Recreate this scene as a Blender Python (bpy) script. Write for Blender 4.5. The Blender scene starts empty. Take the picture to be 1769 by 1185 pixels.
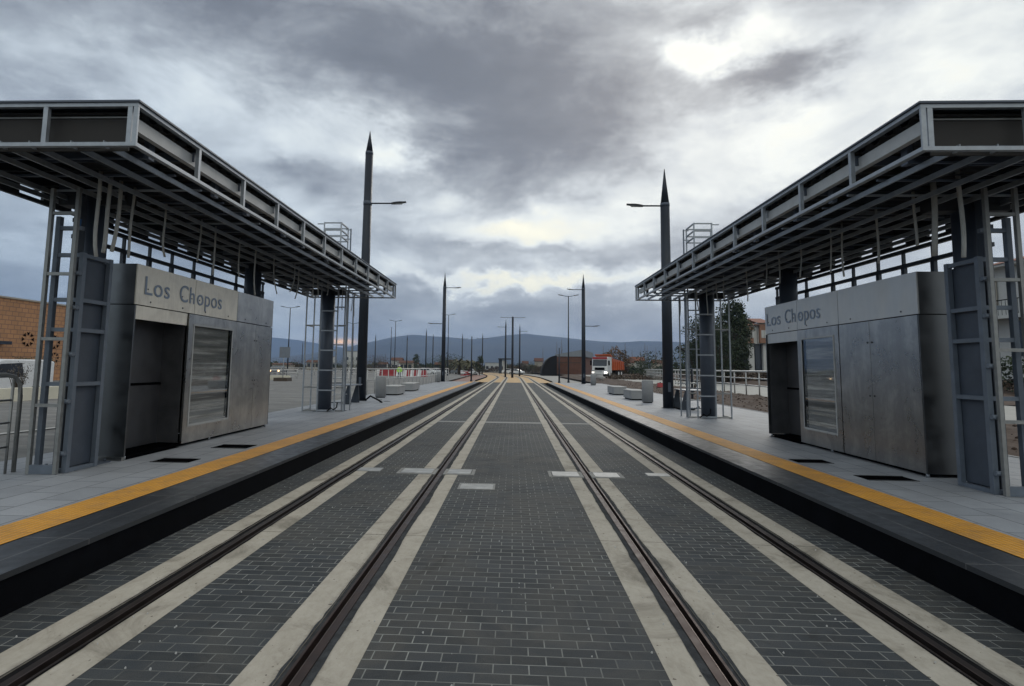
import bpy, bmesh, math, random
import mathutils
import mathutils.noise as mn
from mathutils import Vector, Matrix
R = math.radians
random.seed(11)
SC = bpy.context.scene
COL = SC.collection

# ---------------------------------------------------------------- camera
F, PX0, PY0, HC, W, H = 975.0, 844.0, 539.0, 1.69, 1769.0, 1185.0
def _d(x, y):
    return Vector((x - PX0, y - PY0, F)).normalized()
_Y = _d(887.5, 635.6)
_Z = _d(980.0, -9400.0); _Z = (_Z - _Y * _Z.dot(_Y)).normalized()
_X = _Y.cross(_Z)
CM = Matrix((_X, _Y, _Z))                      # photo axes (right, down, forward) -> world
cam = bpy.data.cameras.new('camera'); co = bpy.data.objects.new('camera', cam); COL.objects.link(co)
rot = CM @ Matrix(((1, 0, 0), (0, -1, 0), (0, 0, -1)))
co.matrix_world = Matrix.Translation((0, 0, HC)) @ rot.to_4x4()
cam.sensor_fit = 'HORIZONTAL'; cam.sensor_width = 36.0; cam.lens = 36.0 * F / W
cam.shift_x = (W / 2 - PX0) / W; cam.shift_y = (PY0 - H / 2) / W
cam.clip_start = 0.05; cam.clip_end = 60000
SC.camera = co
def ray(x, y): return CM @ _d(x, y)
def on_y(x, y, Y):
    r = ray(x, y); return Vector((0, 0, HC)) + r * (Y / r.y)
def azel(x, y):
    r = ray(x, y); return math.atan2(r.x, r.y), math.asin(r.z)

SC.view_settings.view_transform = 'Standard'; SC.view_settings.look = 'None'
SC.view_settings.gamma = 1.0; SC.view_settings.exposure = 0.6
SC.render.engine = 'CYCLES'
SC.cycles.volume_bounces = 0
SC.cycles.max_bounces = 8

# ---------------------------------------------------------------- node helper
class NT:
    def __init__(s, tree): s.t = tree; s.n = tree.nodes; s.l = tree.links
    def node(s, typ, **kw):
        n = s.n.new(typ)
        for k, v in kw.items(): setattr(n, k, v)
        return n
    def put(s, sock, v):
        if v is None: return
        if isinstance(v, bpy.types.NodeSocket): s.l.new(v, sock)
        else: sock.default_value = v
    def m(s, op, a, b=None, c=None, clamp=False):
        n = s.node('ShaderNodeMath', operation=op, use_clamp=clamp)
        s.put(n.inputs[0], a); s.put(n.inputs[1], b); s.put(n.inputs[2], c)
        return n.outputs[0]
    def vm(s, op, a, b=None):
        n = s.node('ShaderNodeVectorMath', operation=op); s.put(n.inputs[0], a); s.put(n.inputs[1], b)
        return n.outputs[0]
    def noise(s, vec, scale, detail=4, rough=.55, dist=0., out='Fac'):
        n = s.node('ShaderNodeTexNoise'); s.put(n.inputs['Vector'], vec)
        n.inputs['Scale'].default_value = scale; n.inputs['Detail'].default_value = detail
        n.inputs['Roughness'].default_value = rough; n.inputs['Distortion'].default_value = dist
        return n.outputs[out]
    def mix(s, f, a, b, typ='MIX'):
        n = s.node('ShaderNodeMix', data_type='RGBA', blend_type=typ)
        s.put(n.inputs[0], f)
        for i, v in ((6, a), (7, b)):
            if isinstance(v, tuple) and len(v) == 3: v = v + (1,)
            s.put(n.inputs[i], v)
        return n.outputs[2]
    def ramp(s, f, stops, interp='LINEAR'):
        n = s.node('ShaderNodeValToRGB'); n.color_ramp.interpolation = interp
        e = n.color_ramp.elements
        while len(e) < len(stops): e.new(0.5)
        for i, (p, c) in enumerate(stops):
            e[i].position = p; e[i].color = (c if isinstance(c, tuple) else (c, c, c)) + (1,)
        s.put(n.inputs[0], f); return n.outputs[0]
    def xyz(s, v):
        n = s.node('ShaderNodeSeparateXYZ'); s.put(n.inputs[0], v); return n.outputs
    def comb(s, x, y, z):
        n = s.node('ShaderNodeCombineXYZ'); s.put(n.inputs[0], x); s.put(n.inputs[1], y); s.put(n.inputs[2], z); return n.outputs[0]

# ---------------------------------------------------------------- world
SUN_AZ, SUN_EL = azel(1215, 95)
world = bpy.data.worlds.new('World'); SC.world = world; world.use_nodes = True
T = NT(world.node_tree); T.n.clear()
tc = T.node('ShaderNodeTexCoord').outputs['Generated']
vx, vy, vz = T.xyz(T.vm('NORMALIZE', tc))
zc = T.m('MAXIMUM', vz, 0.0)
den = T.m('ADD', zc, 0.16)
pl = T.comb(T.m('DIVIDE', vx, den), T.m('DIVIDE', vy, den), 0.0)      # a flat cloud deck seen in perspective
n1 = T.noise(pl, 1.1, 9, .6, .45)
puff = T.noise(T.vm('MULTIPLY', T.vm('NORMALIZE', tc), (1.0, 1.0, 2.1)), 4.2, 12, .60, .35)
puff2 = T.noise(T.vm('MULTIPLY', T.vm('NORMALIZE', tc), (1.0, 1.0, 2.4)), 11.0, 10, .62, .2)
wf = T.noise(T.vm('MULTIPLY', T.vm('NORMALIZE', tc), (1.0, 1.0, 1.8)), 9.0, 8, .62, 0, 'Color')
fx, fy, _f = T.xyz(wf)
n2 = T.noise(pl, 3.6, 9, .66, .5)
wv = T.noise(T.vm('MULTIPLY', T.vm('NORMALIZE', tc), (1.0, 1.0, 1.6)), 3.2, 6, .6, 0, 'Color')
wx, wy, _ = T.xyz(wv)
az = T.m('ADD', T.m('ADD', T.m('ARCTAN2', vx, vy), T.m('MULTIPLY', T.m('SUBTRACT', wx, .5), .26)), T.m('MULTIPLY', T.m('SUBTRACT', fx, .5), .20))
el = T.m('ADD', T.m('ARCSINE', T.m('MINIMUM', T.m('MAXIMUM', vz, -1), 1)), T.m('ADD', T.m('MULTIPLY', T.m('SUBTRACT', wy, .5), .13), T.m('MULTIPLY', T.m('SUBTRACT', fy, .5), .12)))
def blob(px, py, sx, sy, amp):
    a, e = azel(px, py); k = math.cos(a)
    sa = sx / F * k * k / 1.0; se = sy / F * k
    u = T.m('DIVIDE', T.m('SUBTRACT', az, a), sa); v = T.m('DIVIDE', T.m('SUBTRACT', el, e), se)
    r2 = T.m('ADD', T.m('MULTIPLY', u, u), T.m('MULTIPLY', v, v))
    return T.m('MULTIPLY', T.m('EXPONENT', T.m('MULTIPLY', r2, -1.0)), amp)
BL = [(1480, 130, 330, 170, .09), (1250, 270, 200, 60, .08), (1205, 98, 55, 32, .62), (1320, 62, 80, 40, .26), (1330, 235, 130, 60, .34), (1640, 60, 200, 90, .20), (930, 405, 120, 26, .62),
      (870, 492, 190, 11, .66), (1080, 478, 160, 14, .4), (690, 262, 70, 38, .5), (560, 230, 110, 60, .22), (1150, 260, 90, 60, .2),
      (1010, 372, 120, 26, .12), (1090, 330, 120, 50, .14), (760, 380, 70, 70, .22), (420, 250, 170, 90, .12), (1560, 260, 180, 90, .2), (1700, 160, 160, 60, .22), (110, 110, 160, 70, .14),
      (620, 470, 90, 25, .2), (1300, 320, 110, 40, .2),
      (620, 60, 380, 85, -.24), (900, 190, 270, 85, -.26), (330, 30, 220, 60, -.10), (800, 120, 160, 60, -.08), (1385, 105, 75, 32, -.38), (1290, 140, 60, 22, -.22), (500, 290, 60, 25, -.20),
      (870, 300, 180, 46, -.22), (930, 445, 230, 12, -.12), (1060, 300, 60, 30, -.05), (900, 540, 700, 26, -.10), (60, 520, 260, 70, -.10),
      (1180, 30, 120, 30, -.12)]
acc = None
for b in BL:
    o = blob(*b); acc = o if acc is None else T.m('ADD', acc, o)
L = T.m('ADD', 0.51, T.m('MULTIPLY', acc, .92))
L = T.m('ADD', L, T.m('MULTIPLY', T.m('MULTIPLY', T.m('MAXIMUM', T.m('MULTIPLY', vy, -1.0), 0.0), T.m('MAXIMUM', vz, 0.0)), .9))      # brighter cloud behind the viewer
L = T.m('ADD', L, T.m('MULTIPLY', T.m('SUBTRACT', n1, .5), .22))
L = T.m('ADD', L, T.m('MULTIPLY', T.m('ADD', T.m('MULTIPLY', T.m('SUBTRACT', puff, .5), 1.2), T.m('MULTIPLY', T.m('SUBTRACT', puff2, .5), .30)), .75))
L = T.m('MINIMUM', T.m('MAXIMUM', L, 0.14), 1.25)
ccol = T.ramp(T.m('DIVIDE', L, 1.25), [(0.0, (.10, .106, .115)), (.20, (.155, .163, .176)), (.36, (.305, .32, .332)), (.50, (.51, .535, .538)), (.66, (.72, .735, .69)), (.82, (.81, .785, .655)), (1., (.92, .87, .68))])
# clearer, bluer air low down and to the left
elr = T.m('ARCSINE', T.m('MINIMUM', T.m('MAXIMUM', vz, -1), 1))
azr = T.m('ARCTAN2', vx, vy)
low = T.m('MULTIPLY', T.m('EXPONENT', T.m('MULTIPLY', T.m('MAXIMUM', elr, 0), -9.0)), .75)
lf = T.m('MULTIPLY_ADD', azr, -1.5, .05, clamp=True)
lowf = T.m('MULTIPLY', T.m('EXPONENT', T.m('MULTIPLY', T.m('MAXIMUM', elr, 0), -1.9)), lf)
bl = T.m('MAXIMUM', low, lowf)
ccol = T.mix(T.m('MULTIPLY', bl, .75, clamp=True), ccol, T.mix(1.0, ccol, (.74, .92, 1.13), 'MULTIPLY'))
# sunset slit over the ridge on the left
def slit(px, py, sx, sy):
    a, e = azel(px, py)
    u = T.m('DIVIDE', T.m('SUBTRACT', azr, a), sx / F); v = T.m('DIVIDE', T.m('SUBTRACT', elr, e), sy / F)
    return T.m('EXPONENT', T.m('MULTIPLY', T.m('ADD', T.m('MULTIPLY', u, u), T.m('MULTIPLY', v, v)), -1.0))
ccol = T.mix(slit(590, 590, 22, 4.5), ccol, (1.5, .85, .36))
bgc = T.node('ShaderNodeBackground'); T.put(bgc.inputs[0], ccol); bgc.inputs[1].default_value = 1.0
sky = T.node('ShaderNodeTexSky', sky_type='NISHITA'); sky.sun_disc = False
sky.sun_elevation = SUN_EL; sky.sun_rotation = SUN_AZ
bgs = T.node('ShaderNodeBackground'); T.put(bgs.inputs[0], sky.outputs[0]); bgs.inputs[1].default_value = 0.06
ms = T.node('ShaderNodeMixShader'); ms.inputs[0].default_value = .92
T.l.new(bgs.outputs[0], ms.inputs[1]); T.l.new(bgc.outputs[0], ms.inputs[2])
wo = T.node('ShaderNodeOutputWorld'); T.l.new(ms.outputs[0], wo.inputs[0])
world.cycles.sampling_method = 'MANUAL'; world.cycles.sample_map_resolution = 512

# ---------------------------------------------------------------- sun (behind the overcast)
sl = bpy.data.lights.new('sun', 'SUN'); sl.energy = 0.55; sl.angle = R(22); sl.color = (1, .95, .87)
so = bpy.data.objects.new('sun', sl); COL.objects.link(so)
sd = Vector((math.sin(SUN_AZ) * math.cos(SUN_EL), math.cos(SUN_AZ) * math.cos(SUN_EL), math.sin(SUN_EL)))
so.rotation_euler = (-sd).to_track_quat('-Z', 'Y').to_euler()

# ---------------------------------------------------------------- materials
MATS = {}
def mat(name, base=(.5, .5, .5), rough=.6, metal=0., var=.15, scale=6., bump=0., bscale=60., build=None, spec=.5, sx=(1, 1, 1)):
    if name in MATS: return MATS[name]
    m = bpy.data.materials.new(name); m.use_nodes = True; t = NT(m.node_tree)
    p = t.n['Principled BSDF']; p.inputs['Roughness'].default_value = rough; p.inputs['Metallic'].default_value = metal
    p.inputs['Specular IOR Level'].default_value = spec
    tc = t.node('ShaderNodeTexCoord').outputs['Object']
    mp = t.node('ShaderNodeMapping'); t.l.new(tc, mp.inputs[0]); mp.inputs['Scale'].default_value = sx
    v = mp.outputs[0]
    n = t.noise(v, scale, 6, .6, .2)
    f = t.m('MULTIPLY_ADD', t.m('SUBTRACT', n, .5), var * 4, 1.0)
    c = t.mix(1.0, tuple(base), t.comb(f, f, f), 'MULTIPLY')
    t.l.new(c, p.inputs['Base Color'])
    if metal > .3 or rough < .5:
        t.l.new(t.m('MULTIPLY_ADD', t.m('SUBTRACT', n, .5), .5, rough, clamp=True), p.inputs['Roughness'])
    if bump:
        b = t.node('ShaderNodeBump'); b.inputs['Strength'].default_value = bump; b.inputs['Distance'].default_value = .01
        t.l.new(t.noise(tc, bscale, 5, .65), b.inputs['Height']); t.l.new(b.outputs[0], p.inputs['Normal'])
    if build: build(t, p, tc, c)
    MATS[name] = m; return m

def b_paver(t, p, tc, c):
    br = t.node('ShaderNodeTexBrick'); t.put(br.inputs['Vector'], tc)
    br.offset = .5; br.inputs['Scale'].default_value = 1.0
    br.inputs['Brick Width'].default_value = .203; br.inputs['Row Height'].default_value = .1035
    br.inputs['Mortar Size'].default_value = .0042; br.inputs['Mortar Smooth'].default_value = .3
    br.inputs['Color1'].default_value = (.046, .053, .060, 1); br.inputs['Color2'].default_value = (.027, .032, .037, 1)
    br.inputs['Mortar'].default_value = (.5, .5, .5, 1)
    big = t.noise(tc, .55, 5, .6, .5); mid = t.noise(tc, 2.3, 5, .7)
    fine = t.noise(tc, 160, 3, .7)
    g = t.ramp(t.m('ADD', t.m('MULTIPLY', big, .6), t.m('MULTIPLY', mid, .4)), [(.40, 0.12), (.62, .95)])
    grout = t.mix(g, (.02, .021, .021), (.33, .34, .32))
    dust = t.ramp(t.noise(tc, 1.1, 6, .7, 1.2), [(.42, 0.), (.75, .6)])
    base = t.mix(dust, br.outputs['Color'], (.10, .096, .085))
    warm = t.ramp(t.noise(tc, .42, 5, .65, .8), [(.45, 0.), (.62, 1.)])
    base = t.mix(t.m('MULTIPLY', warm, .28), base, t.mix(1., base, (1.35, 1.12, .88), 'MULTIPLY'))
    oil = t.ramp(t.noise(tc, 1.9, 4, .6, 1.5), [(.60, 0.), (.70, .55)])
    base = t.mix(oil, base, (.018, .018, .018))
    sp = t.m('MULTIPLY_ADD', t.m('SUBTRACT', fine, .5), 2.2, 1.0)
    base = t.mix(1., base, t.comb(sp, sp, sp), 'MULTIPLY')
    t.l.new(t.mix(br.outputs['Fac'], base, grout), p.inputs['Base Color'])
    t.l.new(t.m('MULTIPLY_ADD', mid, .3, .6), p.inputs['Roughness']); p.inputs['Specular IOR Level'].default_value = .25
    h = t.m('ADD', t.m('MULTIPLY', t.m('SUBTRACT', 1., br.outputs['Fac']), 1.), t.m('MULTIPLY', fine, .25))
    b = t.node('ShaderNodeBump'); b.inputs['Strength'].default_value = .55; b.inputs['Distance'].default_value = .006
    t.l.new(h, b.inputs['Height']); t.l.new(b.outputs[0], p.inputs['Normal'])
mat('paver', rough=.7, build=b_paver)

def b_strip(t, p, tc, c):
    x, y, z = t.xyz(tc)
    st = t.ramp(t.noise(tc, 1.5, 8, .72, .8), [(.33, (.20, .18, .145)), (.46, (.385, .352, .295)), (.7, (.48, .445, .38))])
    mp = t.node('ShaderNodeMapping'); t.l.new(tc, mp.inputs[0]); mp.inputs['Scale'].default_value = (2.2, 1, 1)
    st = t.mix(t.ramp(t.noise(mp.outputs[0], 9, 7, .75, .5), [(.45, 0.), (.72, .6)]), st, (.28, .25, .20))
    fr = t.m('ABSOLUTE', t.m('SUBTRACT', t.m('MODULO', t.m('ADD', y, 10.9), 3.04), 1.52))
    e_ = None
    for cx in (-2.645, -1.175, 1.18, 2.645):
        d_ = t.m('ABSOLUTE', t.m('SUBTRACT', x, cx)); e_ = d_ if e_ is None else t.m('MINIMUM', e_, d_)
    nz = t.noise(tc, 7, 6, .75)
    dirt = t.m('MULTIPLY', t.m('ADD', t.m('SUBTRACT', e_, .325), t.m('MULTIPLY', t.m('SUBTRACT', nz, .42), .16)), 22, clamp=True)
    dirt2 = t.m('MULTIPLY', t.m('ADD', t.m('SUBTRACT', .115, e_), t.m('MULTIPLY', t.m('SUBTRACT', nz, .42), .12)), 22, clamp=True)
    st = t.mix(t.m('MULTIPLY', t.m('MAXIMUM', dirt, dirt2), .62), st, (.115, .10, .085))
    joint = t.m('LESS_THAN', fr, t.m('MULTIPLY_ADD', t.noise(tc, 30, 3), .008, .001))
    st = t.mix(joint, st, (.05, .045, .04))
    holes = t.m('LESS_THAN', t.noise(tc, 26, 2, .4), .275)
    st = t.mix(holes, st, (.10, .08, .065))
    t.l.new(st, p.inputs['Base Color'])
    b = t.node('ShaderNodeBump'); b.inputs['Strength'].default_value = .35; b.inputs['Distance'].default_value = .006
    t.l.new(t.m('SUBTRACT', t.noise(tc, 45, 6, .7), holes), b.inputs['Height']); t.l.new(b.outputs[0], p.inputs['Normal'])
mat('strip', rough=.8, build=b_strip)

def tiles(name, c1, c2, mort, bw, rh, off=.5, ms_=.004, rough=.65, bumpv=.3):
    def f(t, p, tc, c):
        br = t.node('ShaderNodeTexBrick')
        x, y, z = t.xyz(tc); t.put(br.inputs['Vector'], t.comb(y, x, 0.))
        br.offset = off; br.inputs['Scale'].default_value = 1.0
        br.inputs['Brick Width'].default_value = bw; br.inputs['Row Height'].default_value = rh
        br.inputs['Mortar Size'].default_value = ms_; br.inputs['Mortar Smooth'].default_value = .1
        br.inputs['Color1'].default_value = c1 + (1,); br.inputs['Color2'].default_value = c2 + (1,); br.inputs['Mortar'].default_value = mort + (1,)
        d = t.m('MULTIPLY_ADD', t.m('SUBTRACT', t.noise(tc, .9, 7, .7, .6), .5), .8, 1.)
        e = t.m('MULTIPLY_ADD', t.m('SUBTRACT', t.noise(tc, 90, 3, .7), .5), .5, 1.)
        k = t.m('MULTIPLY', d, e)
        t.l.new(t.mix(1., br.outputs['Color'], t.comb(k, k, k), 'MULTIPLY'), p.inputs['Base Color'])
        b = t.node('ShaderNodeBump'); b.inputs['Strength'].default_value = bumpv; b.inputs['Distance'].default_value = .005
        t.l.new(t.m('SUBTRACT', 1., br.outputs['Fac']), b.inputs['Height']); t.l.new(b.outputs[0], p.inputs['Normal'])
    return mat(name, rough=rough, build=f)
tiles('ptile', (.285, .30, .325), (.235, .25, .272), (.055, .058, .06), .6, .4, .5, .0055)
tiles('edge', (.028, .032, .038), (.02, .023, .028), (.13, .13, .13), 1.5, .9, 0., .004, .45, .2)
def b_tact(t, p, tc, c):
    x, y, z = t.xyz(tc)
    rib = t.m('SINE', t.m('MULTIPLY', t.m('ABSOLUTE', x), 2 * math.pi / .055))
    d = t.m('MULTIPLY_ADD', t.m('SUBTRACT', t.noise(tc, 1.2, 7, .72, .6), .5), .9, 1.)
    base = t.mix(t.ramp(t.noise(tc, 3.5, 7, .75), [(.45, 0.), (.7, .75)]), (.66, .31, .035), (.40, .215, .07))
    jy = t.m('LESS_THAN', t.m('ABSOLUTE', t.m('SUBTRACT', t.m('MODULO', t.m('ADD', y, 10.), .4), .2)), .003)
    base = t.mix(t.m('MULTIPLY', jy, .85), base, (.18, .10, .03))
    rf = t.m('MULTIPLY_ADD', rib, .10, .92)
    base = t.mix(1., base, t.comb(t.m('MULTIPLY', d, rf), t.m('MULTIPLY', d, rf), t.m('MULTIPLY', d, rf)), 'MULTIPLY')
    t.l.new(base, p.inputs['Base Color'])
    b = t.node('ShaderNodeBump'); b.inputs['Strength'].default_value = .8; b.inputs['Distance'].default_value = .006
    t.l.new(rib, b.inputs['Height']); t.l.new(b.outputs[0], p.inputs['Normal'])
mat('tactile', rough=.6, build=b_tact)

def b_brush(t, p, tc, c):
    x, y, z = t.xyz(tc)
    mp = t.node('ShaderNodeMapping'); t.l.new(tc, mp.inputs[0]); mp.inputs['Scale'].default_value = (1, 1, .12)
    s1 = t.noise(mp.outputs[0], 60, 6, .75); s2 = t.noise(tc, 1.6, 6, .68, .8); s3 = t.noise(mp.outputs[0], 4, 4, .6)
    k = t.m('ADD', t.m('MULTIPLY', s1, .35), t.m('ADD', t.m('MULTIPLY', s2, .9), t.m('MULTIPLY', s3, .5)))
    t.l.new(t.ramp(k, [(.5, (.24, .237, .232)), (.85, (.33, .325, .315)), (1.1, (.44, .43, .41))]), p.inputs['Base Color'])
    t.l.new(t.m('MULTIPLY_ADD', t.m('SUBTRACT', s2, .5), .16, .29, clamp=True), p.inputs['Roughness'])
mat('stainless', metal=1., rough=.4, build=b_brush)
def b_head(t, p, tc, c):
    s2 = t.noise(tc, 2.0, 6, .68, .8)
    mp = t.node('ShaderNodeMapping'); t.l.new(tc, mp.inputs[0]); mp.inputs['Scale'].default_value = (1, 1, .15)
    s1 = t.noise(mp.outputs[0], 22, 5, .6)
    k = t.m('ADD', t.m('MULTIPLY', s2, .7), t.m('MULTIPLY', s1, .3))
    t.l.new(t.ramp(k, [(.3, (.60, .55, .46)), (.55, (.80, .75, .65)), (.8, (.92, .88, .79))]), p.inputs['Base Color'])
    t.l.new(t.m('MULTIPLY_ADD', t.m('SUBTRACT', s2, .5), .4, .5, clamp=True), p.inputs['Roughness'])
mat('steel_header_cool', (.56, .56, .545), .45, .8, .15, 3, sx=(1, 1, .3))
mat('steel_header_skylit', metal=.6, rough=.45, build=b_head)  # left kiosk header and lintel: bright cream sky reflection put into the base colour
mat('steel_end_shaded', (.13, .135, .14), .36, 1., .12, 3)  # shaded copy of stainless for the kiosk ends, darkening put into the base colour
mat('steel_dark', (.10, .10, .105), .5, .7, .25, 4)
mat('galv', (.31, .335, .365), .5, .5, .25, 9, .1, 40)
mat('galv_band', (.42, .425, .42), .6, .3, .12, 5)
mat('galv_warm', (.25, .255, .25), .5, .6, .2, 12)
mat('frame_blue', (.125, .15, .185), .5, .25, .15, 6, .05)
mat('panel_blue', (.06, .074, .098), .55, .2, .18, 3, .1, 20)
mat('col_dark', (.035, .044, .058), .5, .2, .2, 3)
mat('col_grey', (.07, .085, .112), .5, .25, .15, 3)
mat('beam_dark', (.026, .029, .034), .6, .35, .25, 5)
mat('deck', (.022, .022, .023), .7, .2, .3, 3)
mat('board', (.022, .020, .019), .8, 0, .2, 3)
mat('mast', (.02, .026, .037), .5, .35, .2, 2)
mat('lamp_head', (.02, .022, .026), .4, .3)
mat('lamp_glass', (.3, .32, .33), .2)
mat('conduit', (.36, .36, .34), .6, 0, .12, 8, .4, 200)
mat('tape', (.03, .13, .30), .5)
mat('rubber', (.010, .010, .011), .95, 0, .5, 14, .6, 60, spec=.1)
mat('railhead', (.05, .033, .029), .5, .6, .4, 8)
mat('railhead_dark', (.03, .022, .02), .5, .5, .4, 8)
mat('railshine', (.15, .12, .11), .45, .8, .25, 9)
mat('groove', (.008, .007, .007), .8)
mat('filler', (.05, .053, .057), .95, 0, .5, 9, .8, 60, spec=.1)
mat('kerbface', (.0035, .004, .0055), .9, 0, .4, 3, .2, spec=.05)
mat('plate', (.36, .365, .36), .5, .35, .45, 5)
mat('plate_frame', (.24, .24, .23), .8, 0, .2, 10, .3)
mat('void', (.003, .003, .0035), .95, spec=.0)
mat('cover', (.035, .036, .038), .6, .3, .2, 8)
mat('concrete', (.26, .265, .27), .85, 0, .1, 4, .3, 60)
mat('concrete_top', (.42, .42, .41), .85, 0, .1, 4, .2, 60)
mat('barrier', (.62, .59, .48), .85, 0, .1, 2)
mat('letters', (.24, .30, .39), .6, .0)
mat('glass_dark', (.03, .035, .04), .06, 0, .0, spec=.8)
mat('terracotta', (.13, .06, .042), .85, 0, .25, 3, .3, 20)
mat('white', (.45, .45, .43), .8, 0, .08, 1)
mat('cream', (.32, .29, .24), .85, 0, .1, 1)
mat('orange_wall', (.24, .13, .085), .85, 0, .12, 1)
mat('window', (.03, .035, .045), .15)
mat('truck_white', (.62, .62, .62), .35, 0, .06)
mat('truck_orange', (.42, .085, .022), .45, 0, .15, 2)
mat('red', (.30, .02, .025), .5); mat('barrier_white', (.7, .7, .7), .5)
mat('tyre', (.018, .018, .018), .85)
mat('hiviz', (.42, .80, .08), .6); mat('skin', (.4, .24, .17), .6); mat('trouser', (.05, .06, .09), .8)
mat('carpaint_w', (.66, .67, .68), .25, 0, .02); mat('carpaint_g', (.16, .17, .18), .25, .3); mat('carpaint_r', (.35, .02, .02), .25)
mat('bark', (.07, .055, .042), .9, 0, .3, 5); mat('bark_pale', (.16, .145, .125), .9, 0, .3, 5)
mat('brick_wh', build=None, base=(.13, .062, .042), rough=.85, var=.22, scale=1.2)
mat('roof_grey', (.21, .23, .25), .6, .2, .1, 1)
mat('net', (.008, .008, .009), .95)
mat('sheetgrey', (.17, .19, .22), .5, .3)
mat('rail_bright', (.42, .42, .41), .45, .4, .1, 8)
mat('rail_steel', (.45, .46, .46), .4, .7, .15, 8)
def leafmat(name, c1, c2):
    def f(t, p, tc, c):
        info = t.node('ShaderNodeNewGeometry')
        k = t.m('ADD', t.m('MULTIPLY', info.outputs['Random Per Island'], .6), t.m('MULTIPLY', t.noise(tc, .8, 3), .4))
        t.l.new(t.ramp(k, [(.2, c1), (.8, c2)]), p.inputs['Base Color'])
    return mat(name, rough=.7, build=f)
leafmat('leaf_dark', (.014, .024, .014), (.045, .065, .028))
leafmat('leaf_mid', (.028, .042, .016), (.08, .10, .04))
leafmat('leaf_olive', (.06, .06, .035), (.14, .13, .08))
leafmat('leaf_autumn', (.08, .045, .02), (.20, .11, .04))
leafmat('twig', (.06, .05, .04), (.13, .11, .09))
leafmat('leaf_brown', (.05, .035, .025), (.12, .085, .06))
def emis(name, col, s):
    m = bpy.data.materials.new(name); m.use_nodes = True; p = m.node_tree.nodes['Principled BSDF']
    p.inputs['Emission Color'].default_value = col + (1,); p.inputs['Emission Strength'].default_value = s; MATS[name] = m
emis('headlight', (1, .93, .8), 5.0); emis('headlight_warm', (1, .62, .28), 5.0)

def b_ground(t, p, tc, c):
    n = t.noise(tc, .012, 8, .7, .5); n2 = t.noise(tc, .25, 6, .7)
    t.l.new(t.mix(t.m('MULTIPLY', n2, .5), t.ramp(n, [(.35, (.045, .05, .032)), (.5, (.09, .085, .065)), (.65, (.13, .12, .10))]), (.10, .09, .07)), p.inputs['Base Color'])
mat('ground', rough=.95, build=b_ground)
def b_asph(t, p, tc, c):
    mp = t.node('ShaderNodeMapping'); t.l.new(tc, mp.inputs[0]); mp.inputs['Scale'].default_value = (.5, 1.6, 1)
    n = t.noise(mp.outputs[0], .5, 8, .7, 1.0); n2 = t.noise(tc, 60, 4, .7); n3 = t.noise(mp.outputs[0], 2.2, 6, .7, .6)
    col = t.ramp(t.m('ADD', t.m('MULTIPLY', n, .6), t.m('MULTIPLY', n3, .4)), [(.36, (.085, .083, .08)), (.5, (.15, .148, .142)), (.66, (.24, .235, .22))])
    k = t.m('MULTIPLY_ADD', t.m('SUBTRACT', n2, .5), .7, 1.)
    t.l.new(t.mix(1., col, t.comb(k, k, k), 'MULTIPLY'), p.inputs['Base Color'])
mat('asphalt', rough=.85, build=b_asph, bump=.3)
mat('soil', (.075, .05, .037), .95, 0, .3, 2.5, 1.0, 9)
mat('path', (.36, .355, .33), .85, 0, .12, .8, .2)
mat('pathstone', (.30, .29, .27), .85, 0, .2, 1.5, .2)
tiles('yellowpave', (.52, .33, .13), (.46, .29, .12), (.25, .18, .10), .4, .2, .5, .006)
tiles('redpave', (.26, .13, .09), (.21, .11, .08), (.14, .10, .08), .4, .2, .5, .006)
def b_hill(t, p, tc, c):
    n = t.noise(tc, .0012, 8, .65, .4)
    t.l.new(t.ramp(n, [(.35, (.03, .037, .04)), (.6, (.06, .065, .062)), (.75, (.085, .085, .08))]), p.inputs['Base Color'])
mat('hill', rough=1., build=b_hill)
def b_star(t, p, tc, c):
    x, y, z = t.xyz(tc)
    br = t.node('ShaderNodeTexBrick'); t.put(br.inputs['Vector'], t.comb(y, z, 0.)); br.inputs['Scale'].default_value = 1.
    br.inputs['Brick Width'].default_value = .55; br.inputs['Row Height'].default_value = .34; br.inputs['Mortar Size'].default_value = .03
    br.inputs['Color1'].default_value = (.42, .215, .10, 1); br.inputs['Color2'].default_value = (.35, .18, .085, 1); br.inputs['Mortar'].default_value = (.22, .12, .075, 1)
    k = t.m('MULTIPLY_ADD', t.m('SUBTRACT', t.noise(tc, .5, 6, .7), .5), .7, 1.)
    t.l.new(t.mix(1., br.outputs['Color'], t.comb(k, k, k), 'MULTIPLY'), p.inputs['Base Color'])
mat('starbrick', rough=.85, build=b_star)
def b_rooft(t, p, tc, c):
    x, y, z = t.xyz(tc)
    w = t.m('MULTIPLY_ADD', t.m('SINE', t.m('MULTIPLY', y, 2 * math.pi / .28)), .25, .8)
    k = t.m('MULTIPLY', w, t.m('MULTIPLY_ADD', t.m('SUBTRACT', t.noise(tc, 3, 5), .5), .8, 1.))
    t.l.new(t.mix(1., (.26, .10, .065), t.comb(k, k, k), 'MULTIPLY'), p.inputs['Base Color'])
mat('rooftile', rough=.85, build=b_rooft)
mat('asphalt_line', (.42, .42, .40), .8, 0, .3, 4)
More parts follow.
